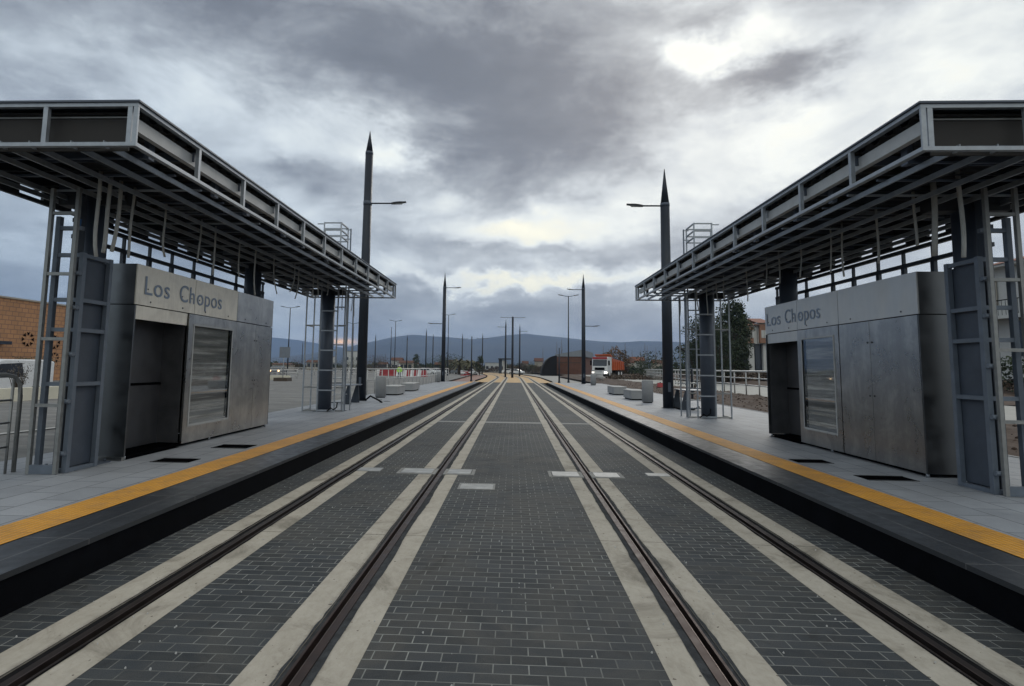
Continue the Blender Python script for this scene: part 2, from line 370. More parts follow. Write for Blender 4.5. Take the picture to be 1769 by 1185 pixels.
def glassmat():
    m = bpy.data.materials.new('pane_glass'); m.use_nodes = True; t = NT(m.node_tree); t.n.clear()
    g = t.node('ShaderNodeBsdfGlossy'); g.inputs['Roughness'].default_value = .03; g.inputs['Color'].default_value = (.9, .95, 1, 1)
    tr = t.node('ShaderNodeBsdfTransparent'); tr.inputs[0].default_value = (.96, .97, .97, 1)
    fr = t.node('ShaderNodeLayerWeight'); fr.inputs[0].default_value = .5
    mx = t.node('ShaderNodeMixShader'); t.l.new(t.m('MULTIPLY_ADD', t.m('POWER', fr.outputs['Facing'], 3.0), .55, .04, clamp=True), mx.inputs[0])
    t.l.new(tr.outputs[0], mx.inputs[1]); t.l.new(g.outputs[0], mx.inputs[2])
    o = t.node('ShaderNodeOutputMaterial'); t.l.new(mx.outputs[0], o.inputs[0]); MATS['pane_glass'] = m
glassmat()
def b_case(t, p, tc, c):
    x, y, z = t.xyz(tc)
    mp = t.node('ShaderNodeMapping'); t.l.new(tc, mp.inputs[0]); mp.inputs['Scale'].default_value = (.04, .04, 1.)
    s = t.noise(mp.outputs[0], 7.5, 5, .7)
    t.l.new(t.ramp(s, [(.38, (.12, .117, .11)), (.52, (.22, .21, .20)), (.62, (.45, .43, .40))]), p.inputs['Base Color'])
mat('reflection_bands', rough=.5, metal=.2, build=b_case)  # horizontal bands: reflections of the opposite side painted into the colour

# ---------------------------------------------------------------- mesh helpers
class MB:
    def __init__(s): s.v = []; s.f = []; s.sm = []
    def quad(s, a, b, c, d, sm=False):
        i = len(s.v); s.v += [tuple(a), tuple(b), tuple(c), tuple(d)]; s.f.append((i, i + 1, i + 2, i + 3)); s.sm.append(sm)
    def box(s, x0, x1, y0, y1, z0, z1):
        if x0 > x1: x0, x1 = x1, x0
        if y0 > y1: y0, y1 = y1, y0
        i = len(s.v)
        s.v += [(x, y, z) for z in (z0, z1) for y in (y0, y1) for x in (x0, x1)]
        for q in ((0, 2, 3, 1), (4, 5, 7, 6), (0, 1, 5, 4), (2, 6, 7, 3), (0, 4, 6, 2), (1, 3, 7, 5)):
            s.f.append(tuple(i + k for k in q)); s.sm.append(False)
        return s
    def obox(s, c, ax, ay, az):      # oriented box: centre and half-axis vectors
        i = len(s.v); c = Vector(c); ax, ay, az = Vector(ax), Vector(ay), Vector(az)
        for k in (-1, 1):
            for j in (-1, 1):
                for h in (-1, 1): s.v.append(tuple(c + ax * h + ay * j + az * k))
        for q in ((0, 2, 3, 1), (4, 5, 7, 6), (0, 1, 5, 4), (2, 6, 7, 3), (0, 4, 6, 2), (1, 3, 7, 5)):
            s.f.append(tuple(i + k for k in q)); s.sm.append(False)
        return s
    def tube(s, pts, rads, n=10, cap=True, sm=True):
        pts = [Vector(p) for p in pts]
        if not isinstance(rads, (list, tuple)): rads = [rads] * len(pts)
        rings = []; d0 = pts[-1] - pts[0]; ref = Vector((0, 1, 0)) if abs(d0.z) > .7 * d0.length else Vector((0, 0, 1))
        for k, p in enumerate(pts):
            a = pts[max(k - 1, 0)]; b = pts[min(k + 1, len(pts) - 1)]
            t = (b - a).normalized() if (b - a).length > 1e-9 else Vector((0, 0, 1))
            u = t.cross(ref)
            if u.length < .05: u = t.cross(Vector((1, 0, 0)))
            u.normalize(); w = t.cross(u); i = len(s.v)
            for j in range(n):
                an = 2 * math.pi * j / n
                s.v.append(tuple(p + (u * math.cos(an) + w * math.sin(an)) * rads[k]))
            rings.append(i)
        for a, b in zip(rings, rings[1:]):
            for j in range(n):
                s.f.append((a + j, a + (j + 1) % n, b + (j + 1) % n, b + j)); s.sm.append(sm)
        if cap:
            s.f.append(tuple(rings[0] + j for j in range(n))[::-1]); s.sm.append(False)
            s.f.append(tuple(rings[-1] + j for j in range(n))); s.sm.append(False)
        return s
    def prism(s, poly, z0, z1, top=None):
        n = len(poly); i = len(s.v); top = top or poly
        s.v += [(x, y, z0) for x, y in poly] + [(x, y, z1) for x, y in top]
        s.f.append(tuple(range(i, i + n))[::-1]); s.f.append(tuple(range(i + n, i + 2 * n))); s.sm += [False, False]
        for k in range(n):
            s.f.append((i + k, i + (k + 1) % n, i + n + (k + 1) % n, i + n + k)); s.sm.append(False)
        return s
    def extr_x(s, prof, x0, x1):     # profile of (y,z) extruded in x
        n = len(prof); i = len(s.v)
        s.v += [(x0, y, z) for y, z in prof] + [(x1, y, z) for y, z in prof]
        s.f.append(tuple(range(i, i + n))); s.f.append(tuple(range(i + n, i + 2 * n))[::-1]); s.sm += [False, False]
        for k in range(n):
            s.f.append((i + k, i + n + k, i + n + (k + 1) % n, i + (k + 1) % n)); s.sm.append(False)
        return s
    def xform(s, M):
        s.v = [tuple(M @ Vector(p)) for p in s.v]; return s
    def build(s, name, m, parent=None, origin=None, bevel=0.):
        org = Vector(origin) if origin else (Vector(parent['_w']) if parent is not None and '_w' in parent else Vector((0, 0, 0)))
        me = bpy.data.meshes.new(name)
        me.from_pydata([tuple(Vector(p) - org) for p in s.v], [], s.f); me.materials.append(MATS[m])
        me.polygons.foreach_set('use_smooth', s.sm)
        bm = bmesh.new(); bm.from_mesh(me); bmesh.ops.recalc_face_normals(bm, faces=bm.faces)
        if bevel:
            try: bmesh.ops.bevel(bm, geom=[e for e in bm.edges if len(e.link_faces) == 2 and e.calc_face_angle() > .5], offset=bevel, segments=1, affect='EDGES')
            except Exception: pass
        bm.to_mesh(me); bm.free(); me.update()
        o = bpy.data.objects.new(name, me); COL.objects.link(o)
        if parent is not None:
            o.parent = parent; pw = Vector(parent['_w']); o.location = org - pw; o['_w'] = tuple(org)
        else:
            o.location = org; o['_w'] = tuple(org)
        return o
def box(*a): return MB().box(*a)
def tag(o, label=None, cat=None, group=None, kind=None):
    if label: o['label'] = label
    if cat: o['category'] = cat
    if group: o['group'] = group
    if kind: o['kind'] = kind
    return o
def thing(name, loc, label, cat, group=None):
    o = bpy.data.objects.new(name, None); COL.objects.link(o); o.location = loc; o['_w'] = tuple(Vector(loc)); o.empty_display_size = .2
    return tag(o, label, cat, group)
def dup(root, loc, label, group=None, rz=0.0, sc=1.0):
    r = root.copy(); COL.objects.link(r); r.location = loc; r.rotation_euler = (0, 0, rz); r.scale = (sc, sc, sc)
    r['label'] = label
    if group: r['group'] = group
    for ch in list(root.children):
        c = ch.copy(); COL.objects.link(c); c.parent = r
        for g in ch.children:
            d = g.copy(); COL.objects.link(d); d.parent = c
    return r
def struct(name, mb, m): return tag(mb.build(name, m), kind='structure')

# ================================================================ GROUND AND TRACK
g = MB(); g.quad((-30000, -400, -.30), (30000, -400, -.30), (30000, 40000, -.30), (-30000, 40000, -.30)); struct('ground', g, 'ground')
YS = 66.0                       # end of the grey setts, start of the yellow crossing
CURVE0, CR = 90.0, 400.0
def path_pt(s, off):
    if s <= CURVE0: return Vector((off, s, 0))
    a = (s - CURVE0) / CR
    return Vector((-CR * (1 - math.cos(a)) + off * math.cos(a), CURVE0 + CR * math.sin(a) + off * math.sin(a), 0))
def sweep(mb, x0, x1, z, s0, s1, step=4.):
    n = max(1, int(math.ceil((s1 - s0) / step))) if s1 > CURVE0 else 1
    for k in range(n):
        a = s0 + (s1 - s0) * k / n; b = s0 + (s1 - s0) * (k + 1) / n
        p = [path_pt(a, x0), path_pt(a, x1), path_pt(b, x1), path_pt(b, x0)]
        mb.quad(*[(q.x, q.y, z) for q in p])
    return mb
SE = 230.0
RAILX = [-2.64, -1.165, 1.175, 2.64]
GH = .098                        # half width of the rail slot
strips = [(-2.96, -2.33), (-1.485, -.865), (.87, 1.49), (2.33, 2.96)]
pav = MB()
for a, b in ((-3.40, -2.96), (-2.33, -1.485), (-.865, .87), (1.49, 2.33), (2.96, 3.40)): sweep(pav, a, b, 0.0, -3, YS)
struct('paving', pav, 'paver')
yp = MB()
for a, b in ((-4.7, -2.96), (-2.33, -1.485), (-.865, .87), (1.49, 2.33), (2.96, 4.6)): sweep(yp, a, b, 0.0, YS, 190)
struct('crossing_paving', yp, 'yellowpave')
cs = MB()
for (a, b), rx in zip(strips, RAILX):
    sweep(cs, a, rx - GH, .002, -3, SE); sweep(cs, rx + GH, b, .002, -3, SE)
    for x in (rx - GH, rx + GH):
        cs.quad((x, -3, .002), (x, CURVE0, .002), (x, CURVE0, -.07), (x, -3, -.07))
struct('concrete_strip_paving', cs, 'strip')
sb = MB()
for rx in RAILX: sweep(sb, rx - GH, rx + GH, -.065, -3, SE)
struct('slot_bed', sb, 'groove')
names = ['leftmost grooved tram rail of the four, beside the left platform kerb', 'grooved tram rail just left of the middle sett paving',
         'grooved tram rail just right of the middle sett paving', 'rightmost grooved tram rail of the four, beside the right platform kerb']
for i, rx in enumerate(RAILX):
    g_in = 1 if i in (0, 2) else -1        # side of the flange groove
    t = thing('tram_rail', (rx, 0, 0), names[i], 'rail', 'grooved tram rails')
    h = MB(); xa, xb = sorted((rx - g_in * .045, rx + g_in * .012))
    sweep(h, xa, xb, .0, -3, SE)
    h.box(xa, xb, -3, CURVE0, -.06, -.001); h.build('rail_head', 'railhead' if i in (1, 2) else 'railhead_dark', t)
    s_ = MB(); xe = rx + g_in * .012
    a, b = sorted((xe - g_in * .006, xe)); sweep(s_, a, b, .003, -3, SE); s_.build('running_edge', 'railshine', t)
    l = MB(); a, b = sorted((rx + g_in * .055, rx + g_in * .072)); sweep(l, a, b, -.004, -3, SE); l.box(a, b, -3, CURVE0, -.06, -.006); l.build('guard_lip', 'railhead' if i in (1, 2) else 'railhead_dark', t)
    q = MB()
    # ragged sealing compound on either side of the rail, spilling over the concrete
    q.quad((min(rx - g_in * .045, rx + g_in * .072), -3, -.008), (rx - GH, -3, -.008), (rx - GH, CURVE0, -.008), (min(rx - g_in * .045, rx + g_in * .072), CURVE0, -.008))
    q.quad((max(rx - g_in * .045, rx + g_in * .072), -3, -.008), (rx + GH, -3, -.008), (rx + GH, CURVE0, -.008), (max(rx - g_in * .045, rx + g_in * .072), CURVE0, -.008))
    for side in (-1, 1):
        y = -3.0; pw_ = .006
        while y < CURVE0:
            y2 = min(y + random.uniform(.03, .10) * (1 + max(0, y) * .15), CURVE0)
            w = min(.034, max(.001, .008 + .022 * mn.noise((y2 * .9, rx, side)) + random.uniform(-.006, .007)))
            q.quad((rx + side * (GH - .003), y, .0045), (rx + side * (GH + pw_), y, .0045), (rx + side * (GH + w), y2, .0045), (rx + side * (GH - .003), y2, .0045))
            pw_ = w; y = y2
    sweep(q, rx - GH, min(rx - g_in * .045, rx + g_in * .072), -.008, CURVE0, SE); sweep(q, max(rx - g_in * .045, rx + g_in * .072), rx + GH, -.008, CURVE0, SE)
    q.build('sealing_compound', 'filler' if i in (1, 2) else 'rubber', t)
# concrete band across the track and the cover plates
lb = MB(); lb.box(-.86, .865, 17.55, 18.0, -.02, .004); lb.box(-2.325, -1.49, 17.6, 17.95, -.02, .004); lb.box(1.495, 2.325, 17.6, 17.95, -.02, .004)
struct('cross_band_paving', lb, 'plate_frame')
def plate(x0, x1, y0, y1, label, frame=.05, grid=False, z=0.):
    t = thing('cover_plate', ((x0 + x1) / 2, (y0 + y1) / 2, z), label, 'manhole cover', 'metal cover plates in the track')
    if frame:
        f = MB(); f.box(x0 - frame, x1 + frame, y0 - frame, y0, z - .02, z + .008); f.box(x0 - frame, x1 + frame, y1, y1 + frame, z - .02, z + .008)
        f.box(x0 - frame, x0, y0, y1, z - .02, z + .0078); f.box(x1, x1 + frame, y0, y1, z - .02, z + .0078); f.build('frame', 'plate_frame', t)
    p = MB()
    if grid:
        p.box(x0, x1, y0, y1, z - .02, z + .004)
        k = x0 + .02
        while k < x1 - .02: p.box(k, k + .012, y0 + .01, y1 - .01, z + .004, z + .009); k += .03
    else: p.box(x0 + .012, x1 - .012, y0 + .012, y1 - .012, z - .02, z + .012)
    p.build('plate', 'plate', t)
    return t
plate(-2.53, -2.13, 9.2, 9.5, 'leftmost light metal cover plate, beside the outer left rail', .0)
plate(-1.80, -1.275, 9.12, 9.5, 'light cover plate in a concrete frame, left of the second rail')
plate(-1.055, -.66, 9.12, 9.5, 'light cover plate in a concrete frame, right of the second rail')
plate(.62, 1.065, 9.12, 9.5, 'light cover plate in a concrete frame, left of the third rail')
plate(1.285, 1.70, 9.12, 9.5, 'light cover plate in a concrete frame, right of the third rail')
plate(2.14, 2.53, 9.3, 9.55, 'rightmost light metal cover plate, beside the outer right rail', .0)
plate(-.74, -.28, 8.05, 8.4, 'ribbed metal grate alone in the middle sett paving', .03, True)
# crumbs of mortar on the setts
cr = MB()
for _ in range(420):
    x = random.uniform(-3.2, 3.2); y = 2.2 + 16 * random.random() ** 1.6; r = random.uniform(.002, .0075)
    if any(abs(x - q) < .12 for q in RAILX): continue
    cr.tube([(x, y, .0015), (x + r * .3, y, .004 + r)], [r * 1.1, r * .6], 5, sm=False)
tag(cr.build('mortar_crumbs', 'concrete_top'), 'pale crumbs of mortar scattered over the grey setts', 'debris', kind='stuff')

# ================================================================ PLATFORMS
PH = .29
def platform(s, name):
    y0, y1, ye = -3., 56., 64.
    def ramp(mb, xa, xb, z, thick=False):
        mb.quad((s * xa, y0, z), (s * xb, y0, z), (s * xb, y1, z), (s * xa, y1, z))
        mb.quad((s * xa, y1, z), (s * xb, y1, z), (s * xb, ye, z - PH + .01), (s * xa, ye, z - PH + .01)); return mb
    xb = 8.55 if s > 0 else 7.15
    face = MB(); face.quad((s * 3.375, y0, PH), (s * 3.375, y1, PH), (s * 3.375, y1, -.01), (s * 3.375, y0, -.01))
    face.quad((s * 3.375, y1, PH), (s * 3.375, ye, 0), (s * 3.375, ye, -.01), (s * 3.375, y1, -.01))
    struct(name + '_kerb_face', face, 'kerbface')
    e = ramp(MB(), 3.36, 3.90, PH + .001); e.quad((s * 3.36, y0, PH + .001), (s * 3.36, y1, PH + .001), (s * 3.36, y1, PH - .04), (s * 3.36, y0, PH - .04))
    e.quad((s * 3.36, y0, PH - .04), (s * 3.36, y1, PH - .04), (s * 3.375, y1, PH - .04), (s * 3.375, y0, PH - .04)); struct(name + '_kerb', e, 'edge')
    struct(name + '_tactile_strip', ramp(MB(), 3.90, 4.33, PH + .006), 'tactile')
    struct(name, ramp(MB(), 4.33, xb, PH), 'ptile')
platform(-1, 'platform'); platform(1, 'platform')
# far pavements beside the crossing
fp = MB(); sweep(fp, -12, -4.7, .02, 64, 150); sweep(fp, 4.6, 12.5, .02, 64, 150); struct('pavement', fp, 'pathstone')
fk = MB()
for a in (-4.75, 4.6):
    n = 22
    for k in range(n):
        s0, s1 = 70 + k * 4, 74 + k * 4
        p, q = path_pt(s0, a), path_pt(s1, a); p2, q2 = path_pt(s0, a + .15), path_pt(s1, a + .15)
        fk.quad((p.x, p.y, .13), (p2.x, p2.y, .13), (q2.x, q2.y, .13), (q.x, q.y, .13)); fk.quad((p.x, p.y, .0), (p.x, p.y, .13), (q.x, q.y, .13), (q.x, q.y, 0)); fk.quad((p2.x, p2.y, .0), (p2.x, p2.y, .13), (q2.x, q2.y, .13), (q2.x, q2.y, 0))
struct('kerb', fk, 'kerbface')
rp = MB(); rp.quad((-15, 64, .03), (-4.9, 64, .03), (-5.5, 125, .03), (-19, 125, .03)); struct('red_paving', rp, 'redpave')
# road and lot on the left, berm and path on the right
ro = MB(); ro.quad((-120, -10, .02), (-7.15, -10, .27), (-7.15, 64, .2), (-120, 64, .02)); ro.quad((-120, 64, .02), (-7.15, 64, .2), (-14, 330, .02), (-120, 330, .02)); struct('road', ro, 'asphalt')
ln = MB()
for x, y, l, w in ((-12.8, 19, 5.5, .14), (-11.6, 15.5, 3.6, .14), (-14.5, 28, 5, .14), (-12.5, 36, 6, .14), (-16, 44, 9, .14), (-10.2, 10, 3, .14)):
    zz = lambda xx: .27 + (xx + 7.15) * (.25 / 112.85) + .008
    ln.quad((x, y, zz(x)), (x + w, y, zz(x + w)), (x + w + .3, y + l, zz(x + w + .3)), (x + .3, y + l, zz(x + .3)))
struct('road_markings', ln, 'asphalt_line')
def wob(mb, xs, ys, zf):
    gx = [[(x, y, zf(x, y)) for x in xs] for y in ys]
    for j in range(len(ys) - 1):
        for i in range(len(xs) - 1): mb.quad(gx[j][i], gx[j][i + 1], gx[j + 1][i + 1], gx[j + 1][i], True)
    return mb
def soilz(x, y):
    k = min(1, (x - 8.55) / 2.3); return .24 + .28 * k + (.09 * mn.noise((x * 1.3, y * .9, 0)) + .05 * mn.noise((x * 4, y * 4, 3)) + .05) * min(1, (x - 8.55) * 4)
so_ = wob(MB(), [8.55 + i * .15 for i in range(18)] + [11.25, 11.4], [-6 + .35 * j for j in range(0, 330)], soilz); struct('soil', so_, 'soil')
kb = MB().box(8.53, 8.63, -3, 56, .0, PH + .012); struct('kerb', kb, 'concrete')
pr_ = MB(); pr_.quad((11.3, -8, .5), (19, -8, .5), (34, 110, .5), (11.3, 110, .5)); struct('path', pr_, 'path')
s2_ = wob(MB(), [19 + i * 1.2 for i in range(24)], [-8 + 3 * j for j in range(41)], lambda x, y: .55 + .05 * (x - 19) + .35 * mn.noise((x * .3, y * .3, 0)) + .15 * mn.noise((x, y, 7)))
struct('dry_ground', s2_, 'soil')
s3_ = MB(); s3_.quad((11.3, 110, .4), (60, 110, .4), (60, 260, .2), (4, 260, .2)); s3_.quad((8.5, 109, .1), (11.3, 109, .4), (11.3, 66, .3), (8.5, 66, .1)); struct('verge', s3_, 'soil')

# ================================================================ HILLS
def ridge(pts, Y, name, depth=1500, seed=0):
    mb = MB(); rows = []
    P = [on_y(px, py, Y) for px, py in pts]
    n = 90; xs = [P[0].x + (P[-1].x - P[0].x) * k / n for k in range(n + 1)]
    def hz(x):
        for a, b in zip(P, P[1:]):
            if a.x <= x <= b.x: return a.z + (b.z - a.z) * (x - a.x) / (b.x - a.x)
        return P[-1].z
    for j in range(9):
        t = j / 8.; row = []
        for k, x in enumerate(xs):
            h = hz(x) * (1 - (1 - t) ** 1.0) if t < 1 else hz(x)
            h = hz(x) * t ** .8 + Y * .0035 * mn.noise((x / (Y * .04), t * 3, seed)) * (t * (1 - t) * 4) + Y * .0009 * mn.noise((x / (Y * .012), t * 5, seed + 2)) * min(1, t * 3)
            row.append((x, Y - depth * (1 - t), max(h, -1)))
        rows.append(row)
    rows.append([(x, y + depth * .6, -1) for x, y, z in rows[-1]])
    for j in range(len(rows) - 1):
        for k in range(n): mb.quad(rows[j][k], rows[j][k + 1], rows[j + 1][k + 1], rows[j + 1][k], True)
    struct(name, mb, 'hill')
ridge([(-2200, 560), (-700, 568), (0, 574), (200, 572), (330, 575), (450, 581), (520, 588), (570, 597), (610, 603), (660, 612)], 6600, 'hills', 1800, 3)
ridge([(520, 622), (560, 612), (600, 600), (640, 591), (680, 582), (705, 577), (730, 580), (770, 582), (820, 587), (860, 581), (900, 576), (950, 580), (1000, 586), (1060, 592), (1110, 589), (1180, 591), (1260, 596), (1400, 592), (1700, 600), (2400, 600), (3800, 610)], 4800, 'hills', 1700, 9)

# ================================================================ CANOPIES
XF, XB, Y0, Y1, Z0, Z1 = 3.97, 6.87, 5.53, 18.63, 3.95, 4.42
NU = 12; SPU = (Y1 - Y0) / (NU - 1)
def canopy(s, side):
    b = lambda mb, x0, x1, *a: mb.box(s * x0, s * x1, *a)
    t = thing('platform_canopy', (s * 5.9, 12.1, PH), 'long unfinished steel platform canopy over the %s kiosk' % side, 'canopy', 'platform canopies')
    f = MB(); b(f, XF, XF + .06, Y0, Y1, Z0, Z0 + .04); b(f, XF, XF + .06, Y0, Y1, Z1 - .04, Z1); f.build('front_fascia_rail', 'galv', t)
    f = MB(); b(f, XF - .02, XB + .02, Y0 - .02, Y1 + .02, Z1 + .002, Z1 + .022); f.build('roof_edge_cap', 'col_grey', t)
    for k in range(NU):
        y = Y0 + k * SPU; u = MB(); b(u, XF + .002, XF + .05, max(y - .024, Y0 + .002), min(y + .024, Y1 - .002), Z0 + .04, Z1 - .04); u.build('fascia_upright', 'galv', t)
    f = MB(); b(f, XF + .10, XF + .12, Y0 + .12, Y1 - .12, 4.17, 4.31); b(f, XF + .12, XF + .17, Y0 + .12, Y1 - .12, 4.17, 4.185); f.build('fascia_channel', 'galv_band', t)
    for k in range(NU - 1):
        f = MB(); y = Y0 + (k + .45 + .2 * (k % 2)) * SPU; b(f, XF + .22, XF + .28, y, y + .10, Z0 + .06, 4.30); f.build('fascia_bracket', 'col_grey', t)
    for ye, sg in ((Y0, 1), (Y1, -1)):
        f = MB(); b(f, XF + .06, XB, ye, ye + sg * .05, Z0, Z0 + .04); b(f, XF + .06, XB, ye, ye + sg * .05, Z1 - .04, Z1); f.build('end_fascia_rail', 'galv', t)
        for k in range(4):
            x = XF + .065 + k * (XB - XF - .13) / 3; u = MB(); b(u, x - .0, x + .05, ye + sg * .003, ye + sg * .045, Z0 + .04, Z1 - .04); u.build('fascia_upright', 'galv', t)
    f = MB(); b(f, XF + .18, XB - .1, Y0 + .14, Y0 + .16, Z0 + .0, Z1 - .06); eb = f.build('end_board', 'board', t)
    f = MB(); b(f, XF + .18, XB - .1, Y0 + .125, Y0 + .139, Z1 - .11, Z1 - .095); f.build('board_trim', 'galv_warm', eb)
    f = MB(); b(f, XF + .5, XF + 1.7, Y0 + .11, Y0 + .139, Z0 + .05, Z0 + .09); f.build('board_cleat', 'col_dark', eb)
    f = MB(); b(f, XB - .06, XB, Y0 + .05, Y1 - .05, Z0, Z0 + .05); b(f, XB - .06, XB, Y0 + .05, Y1 - .05, 4.14, Z1); f.build('back_fascia_rail', 'beam_dark', t)
    y = Y0 + .3
    while y < Y1 - .5: f = MB(); b(f, XB - .055, XB - .01, y, y + .52, Z0 + .05, 4.14); f.build('back_plate', 'beam_dark', t); y += .92
    # corrugated deck
    d = MB(); y = Y0 + .06; up = True
    prof = []
    while y < Y1 - .1: prof += [(y, 4.34 if up else 4.385), (y + .09, 4.34 if up else 4.385)]; y += .12; up = not up
    for (ya, za), (yb, zb) in zip(prof, prof[1:]): d.quad((s * (XF + .08), ya, za), (s * (XB - .08), ya, za), (s * (XB - .08), yb, zb), (s * (XF + .08), yb, zb))
    d.build('roof_deck', 'deck', t)
    # beams
    for x, z0, z1, w in ((4.92, 4.06, 4.32, .12), (6.12, 4.10, 4.32, .14)):
        f = MB(); b(f, x - w / 2, x + w / 2, Y0 + .6, Y1 - .08, z0, z0 + .015); b(f, x - w / 2, x + w / 2, Y0 + .6, Y1 - .08, z1 - .015, z1); b(f, x - .008, x + .008, Y0 + .6, Y1 - .08, z0 + .015, z1 - .015); f.build('main_beam', 'beam_dark', t)
    for x in (4.36, 4.72, 5.18, 5.50, 5.84, 6.34, 6.60):
        f = MB(); b(f, x - .010, x + .010, Y0 + .05, Y1 - .05, 3.965, 3.98); b(f, x - .004, x + .004, Y0 + .05, Y1 - .05, 3.98, 4.03); f.build('ceiling_rail', 'galv', t)
    for k in range(NU * 2 - 1):
        y = Y0 + k * SPU / 2 + (.2 if k == 0 else 0)
        if y > Y1 - .1: break
        f = MB(); b(f, XF + .31, XB - .07, y - .02, y + .02, 4.0 + .032, 4.052)
        if k % 2 == 0 and k: b(f, XF + .07, XB - .07, y - .012, y + .012, 4.22, 4.335)
        f.build('cross_rail', 'col_grey' if k % 3 else 'galv', t)
    # second tier: lattice under the deck
    f = MB()
    for k in range(1, 22): b(f, XF + .35, XB - .1, Y0 + k * .62, Y0 + k * .62 + .015, 4.12, 4.135)
    f.build('ceiling_grid', 'beam_dark', t)
    # columns
    for x, y, r, zt in ((5.96, 7.62, .15, 4.1), (6.3, 13.2, .19, 4.1), (5.85, 17.45, .2, 4.1)):
        m = MB(); m.tube([(s * x, y, PH), (s * x, y, zt)], [r, r], 28)
        c = m.build('column', 'col_grey', t)
        q = MB(); q.box(s * x - .28, s * x + .28, y - .28, y + .28, PH + .001, PH + .02)
        for i in (-1, 1):
            for j in (-1, 1): q.tube([(s * x + i * .23, y + j * .23, PH + .02), (s * x + i * .23, y + j * .23, PH + .05)], .018, 8)
        q.build('base_plate', 'col_grey', c)
        q = MB(); q.box(s * x - .5, s * x + .5, y - .1, y + .1, 4.08 - .18, 4.08)
        q.build('head_bracket', 'beam_dark', c)
    # long sign frame behind the kiosk
    for zz in (3.78, 3.53):
        f = MB(); b(f, 6.57, 6.63, 8.0, 14.45, zz, zz + .06); f.build('sign_frame_bar', 'col_dark', t)
    for y in (8.4, 9.1, 9.78, 10.45, 11.2, 11.92, 12.98, 14.4):
        f = MB(); b(f, 6.572, 6.628, y - .04, y + .04, 2.4, 3.53); f.build('sign_frame_post', 'col_dark', t)
        f = MB(); b(f, 6.574, 6.626, y - .015, y + .015, 3.59, 3.78); f.build('sign_frame_post', 'col_dark', t)
    return t
canopy(-1, 'left'); cr_t = canopy(1, 'right')
cr_t.location.z -= .05; cr_t.rotation_euler = (.0062, 0, 0)      # the right canopy sits a touch lower at its near end

# ladder-like steel frames round the near columns
def near_frame(s, side):
    b = lambda mb, x0, x1, *a: mb.box(s * x0, s * x1, *a)
    t = thing('lattice_frame', (s * 5.85, 7.2, PH), 'tall steel ladder frame with blue grey side panel beside the %s kiosk' % side, 'steel frame')
    z0 = PH + .004
    for x in (5.70, 6.05):
        f = MB(); b(f, x - .022, x + .022, 6.93, 6.975, z0, 3.95); f.build('outer_post', 'galv_warm', t)
    for z in (1.12, 1.96, 2.80, 3.6):
        f = MB(); b(f, 5.722, 6.028, 6.935, 6.97, z, z + .04); f.build('rung', 'galv_warm', t)
    f = MB(); b(f, 5.722, 6.028, 6.932, 6.972, z0, z0 + .11); f.build('bottom_rail', 'frame_blue', t)
    for x, y in ((5.66, 7.06), (5.66, 7.55), (6.02, 7.06), (6.02, 7.55)):
        f = MB(); b(f, x - .03, x + .03, y - .03, y + .03, z0, 3.12 if x < 5.8 else 3.6); f.build('post', 'frame_blue', t)
    for z in (z0, 1.38, 2.08, 2.47, 3.06, 3.42):
        f = MB()
        if z < 3.2: b(f, 5.635, 5.685, 7.09, 7.52, z, z + .05)
        b(f, 5.69, 5.99, 7.035, 7.085, z, z + .05)
        f.build('rail', 'frame_blue', t)
    f = MB(); b(f, 5.70, 5.71, 7.09, 7.62, z0 + .06, 3.05); f.build('side_panel', 'panel_blue', t)
    f = MB(); b(f, 5.90, 6.0, 7.26, 7.36, z0, 3.95); f.build('inner_post', 'col_dark', t)
    for z in (.5, 1.15, 1.75, 2.35, 2.8):
        f = MB(); f.tube([(s * 5.63, 7.0, z + .04), (s * 5.70, 7.0, z + .04)], .028, 8); f.build('clamp', 'frame_blue', t)
    if s < 0:
        f = MB(); f.tube([(s * 5.80, 7.1, 3.45), (s * 5.79, 7.1, 3.58)], .03, 8); f.build('tape_wrap', 'tape', t)
near_frame(-1, 'left'); near_frame(1, 'right')

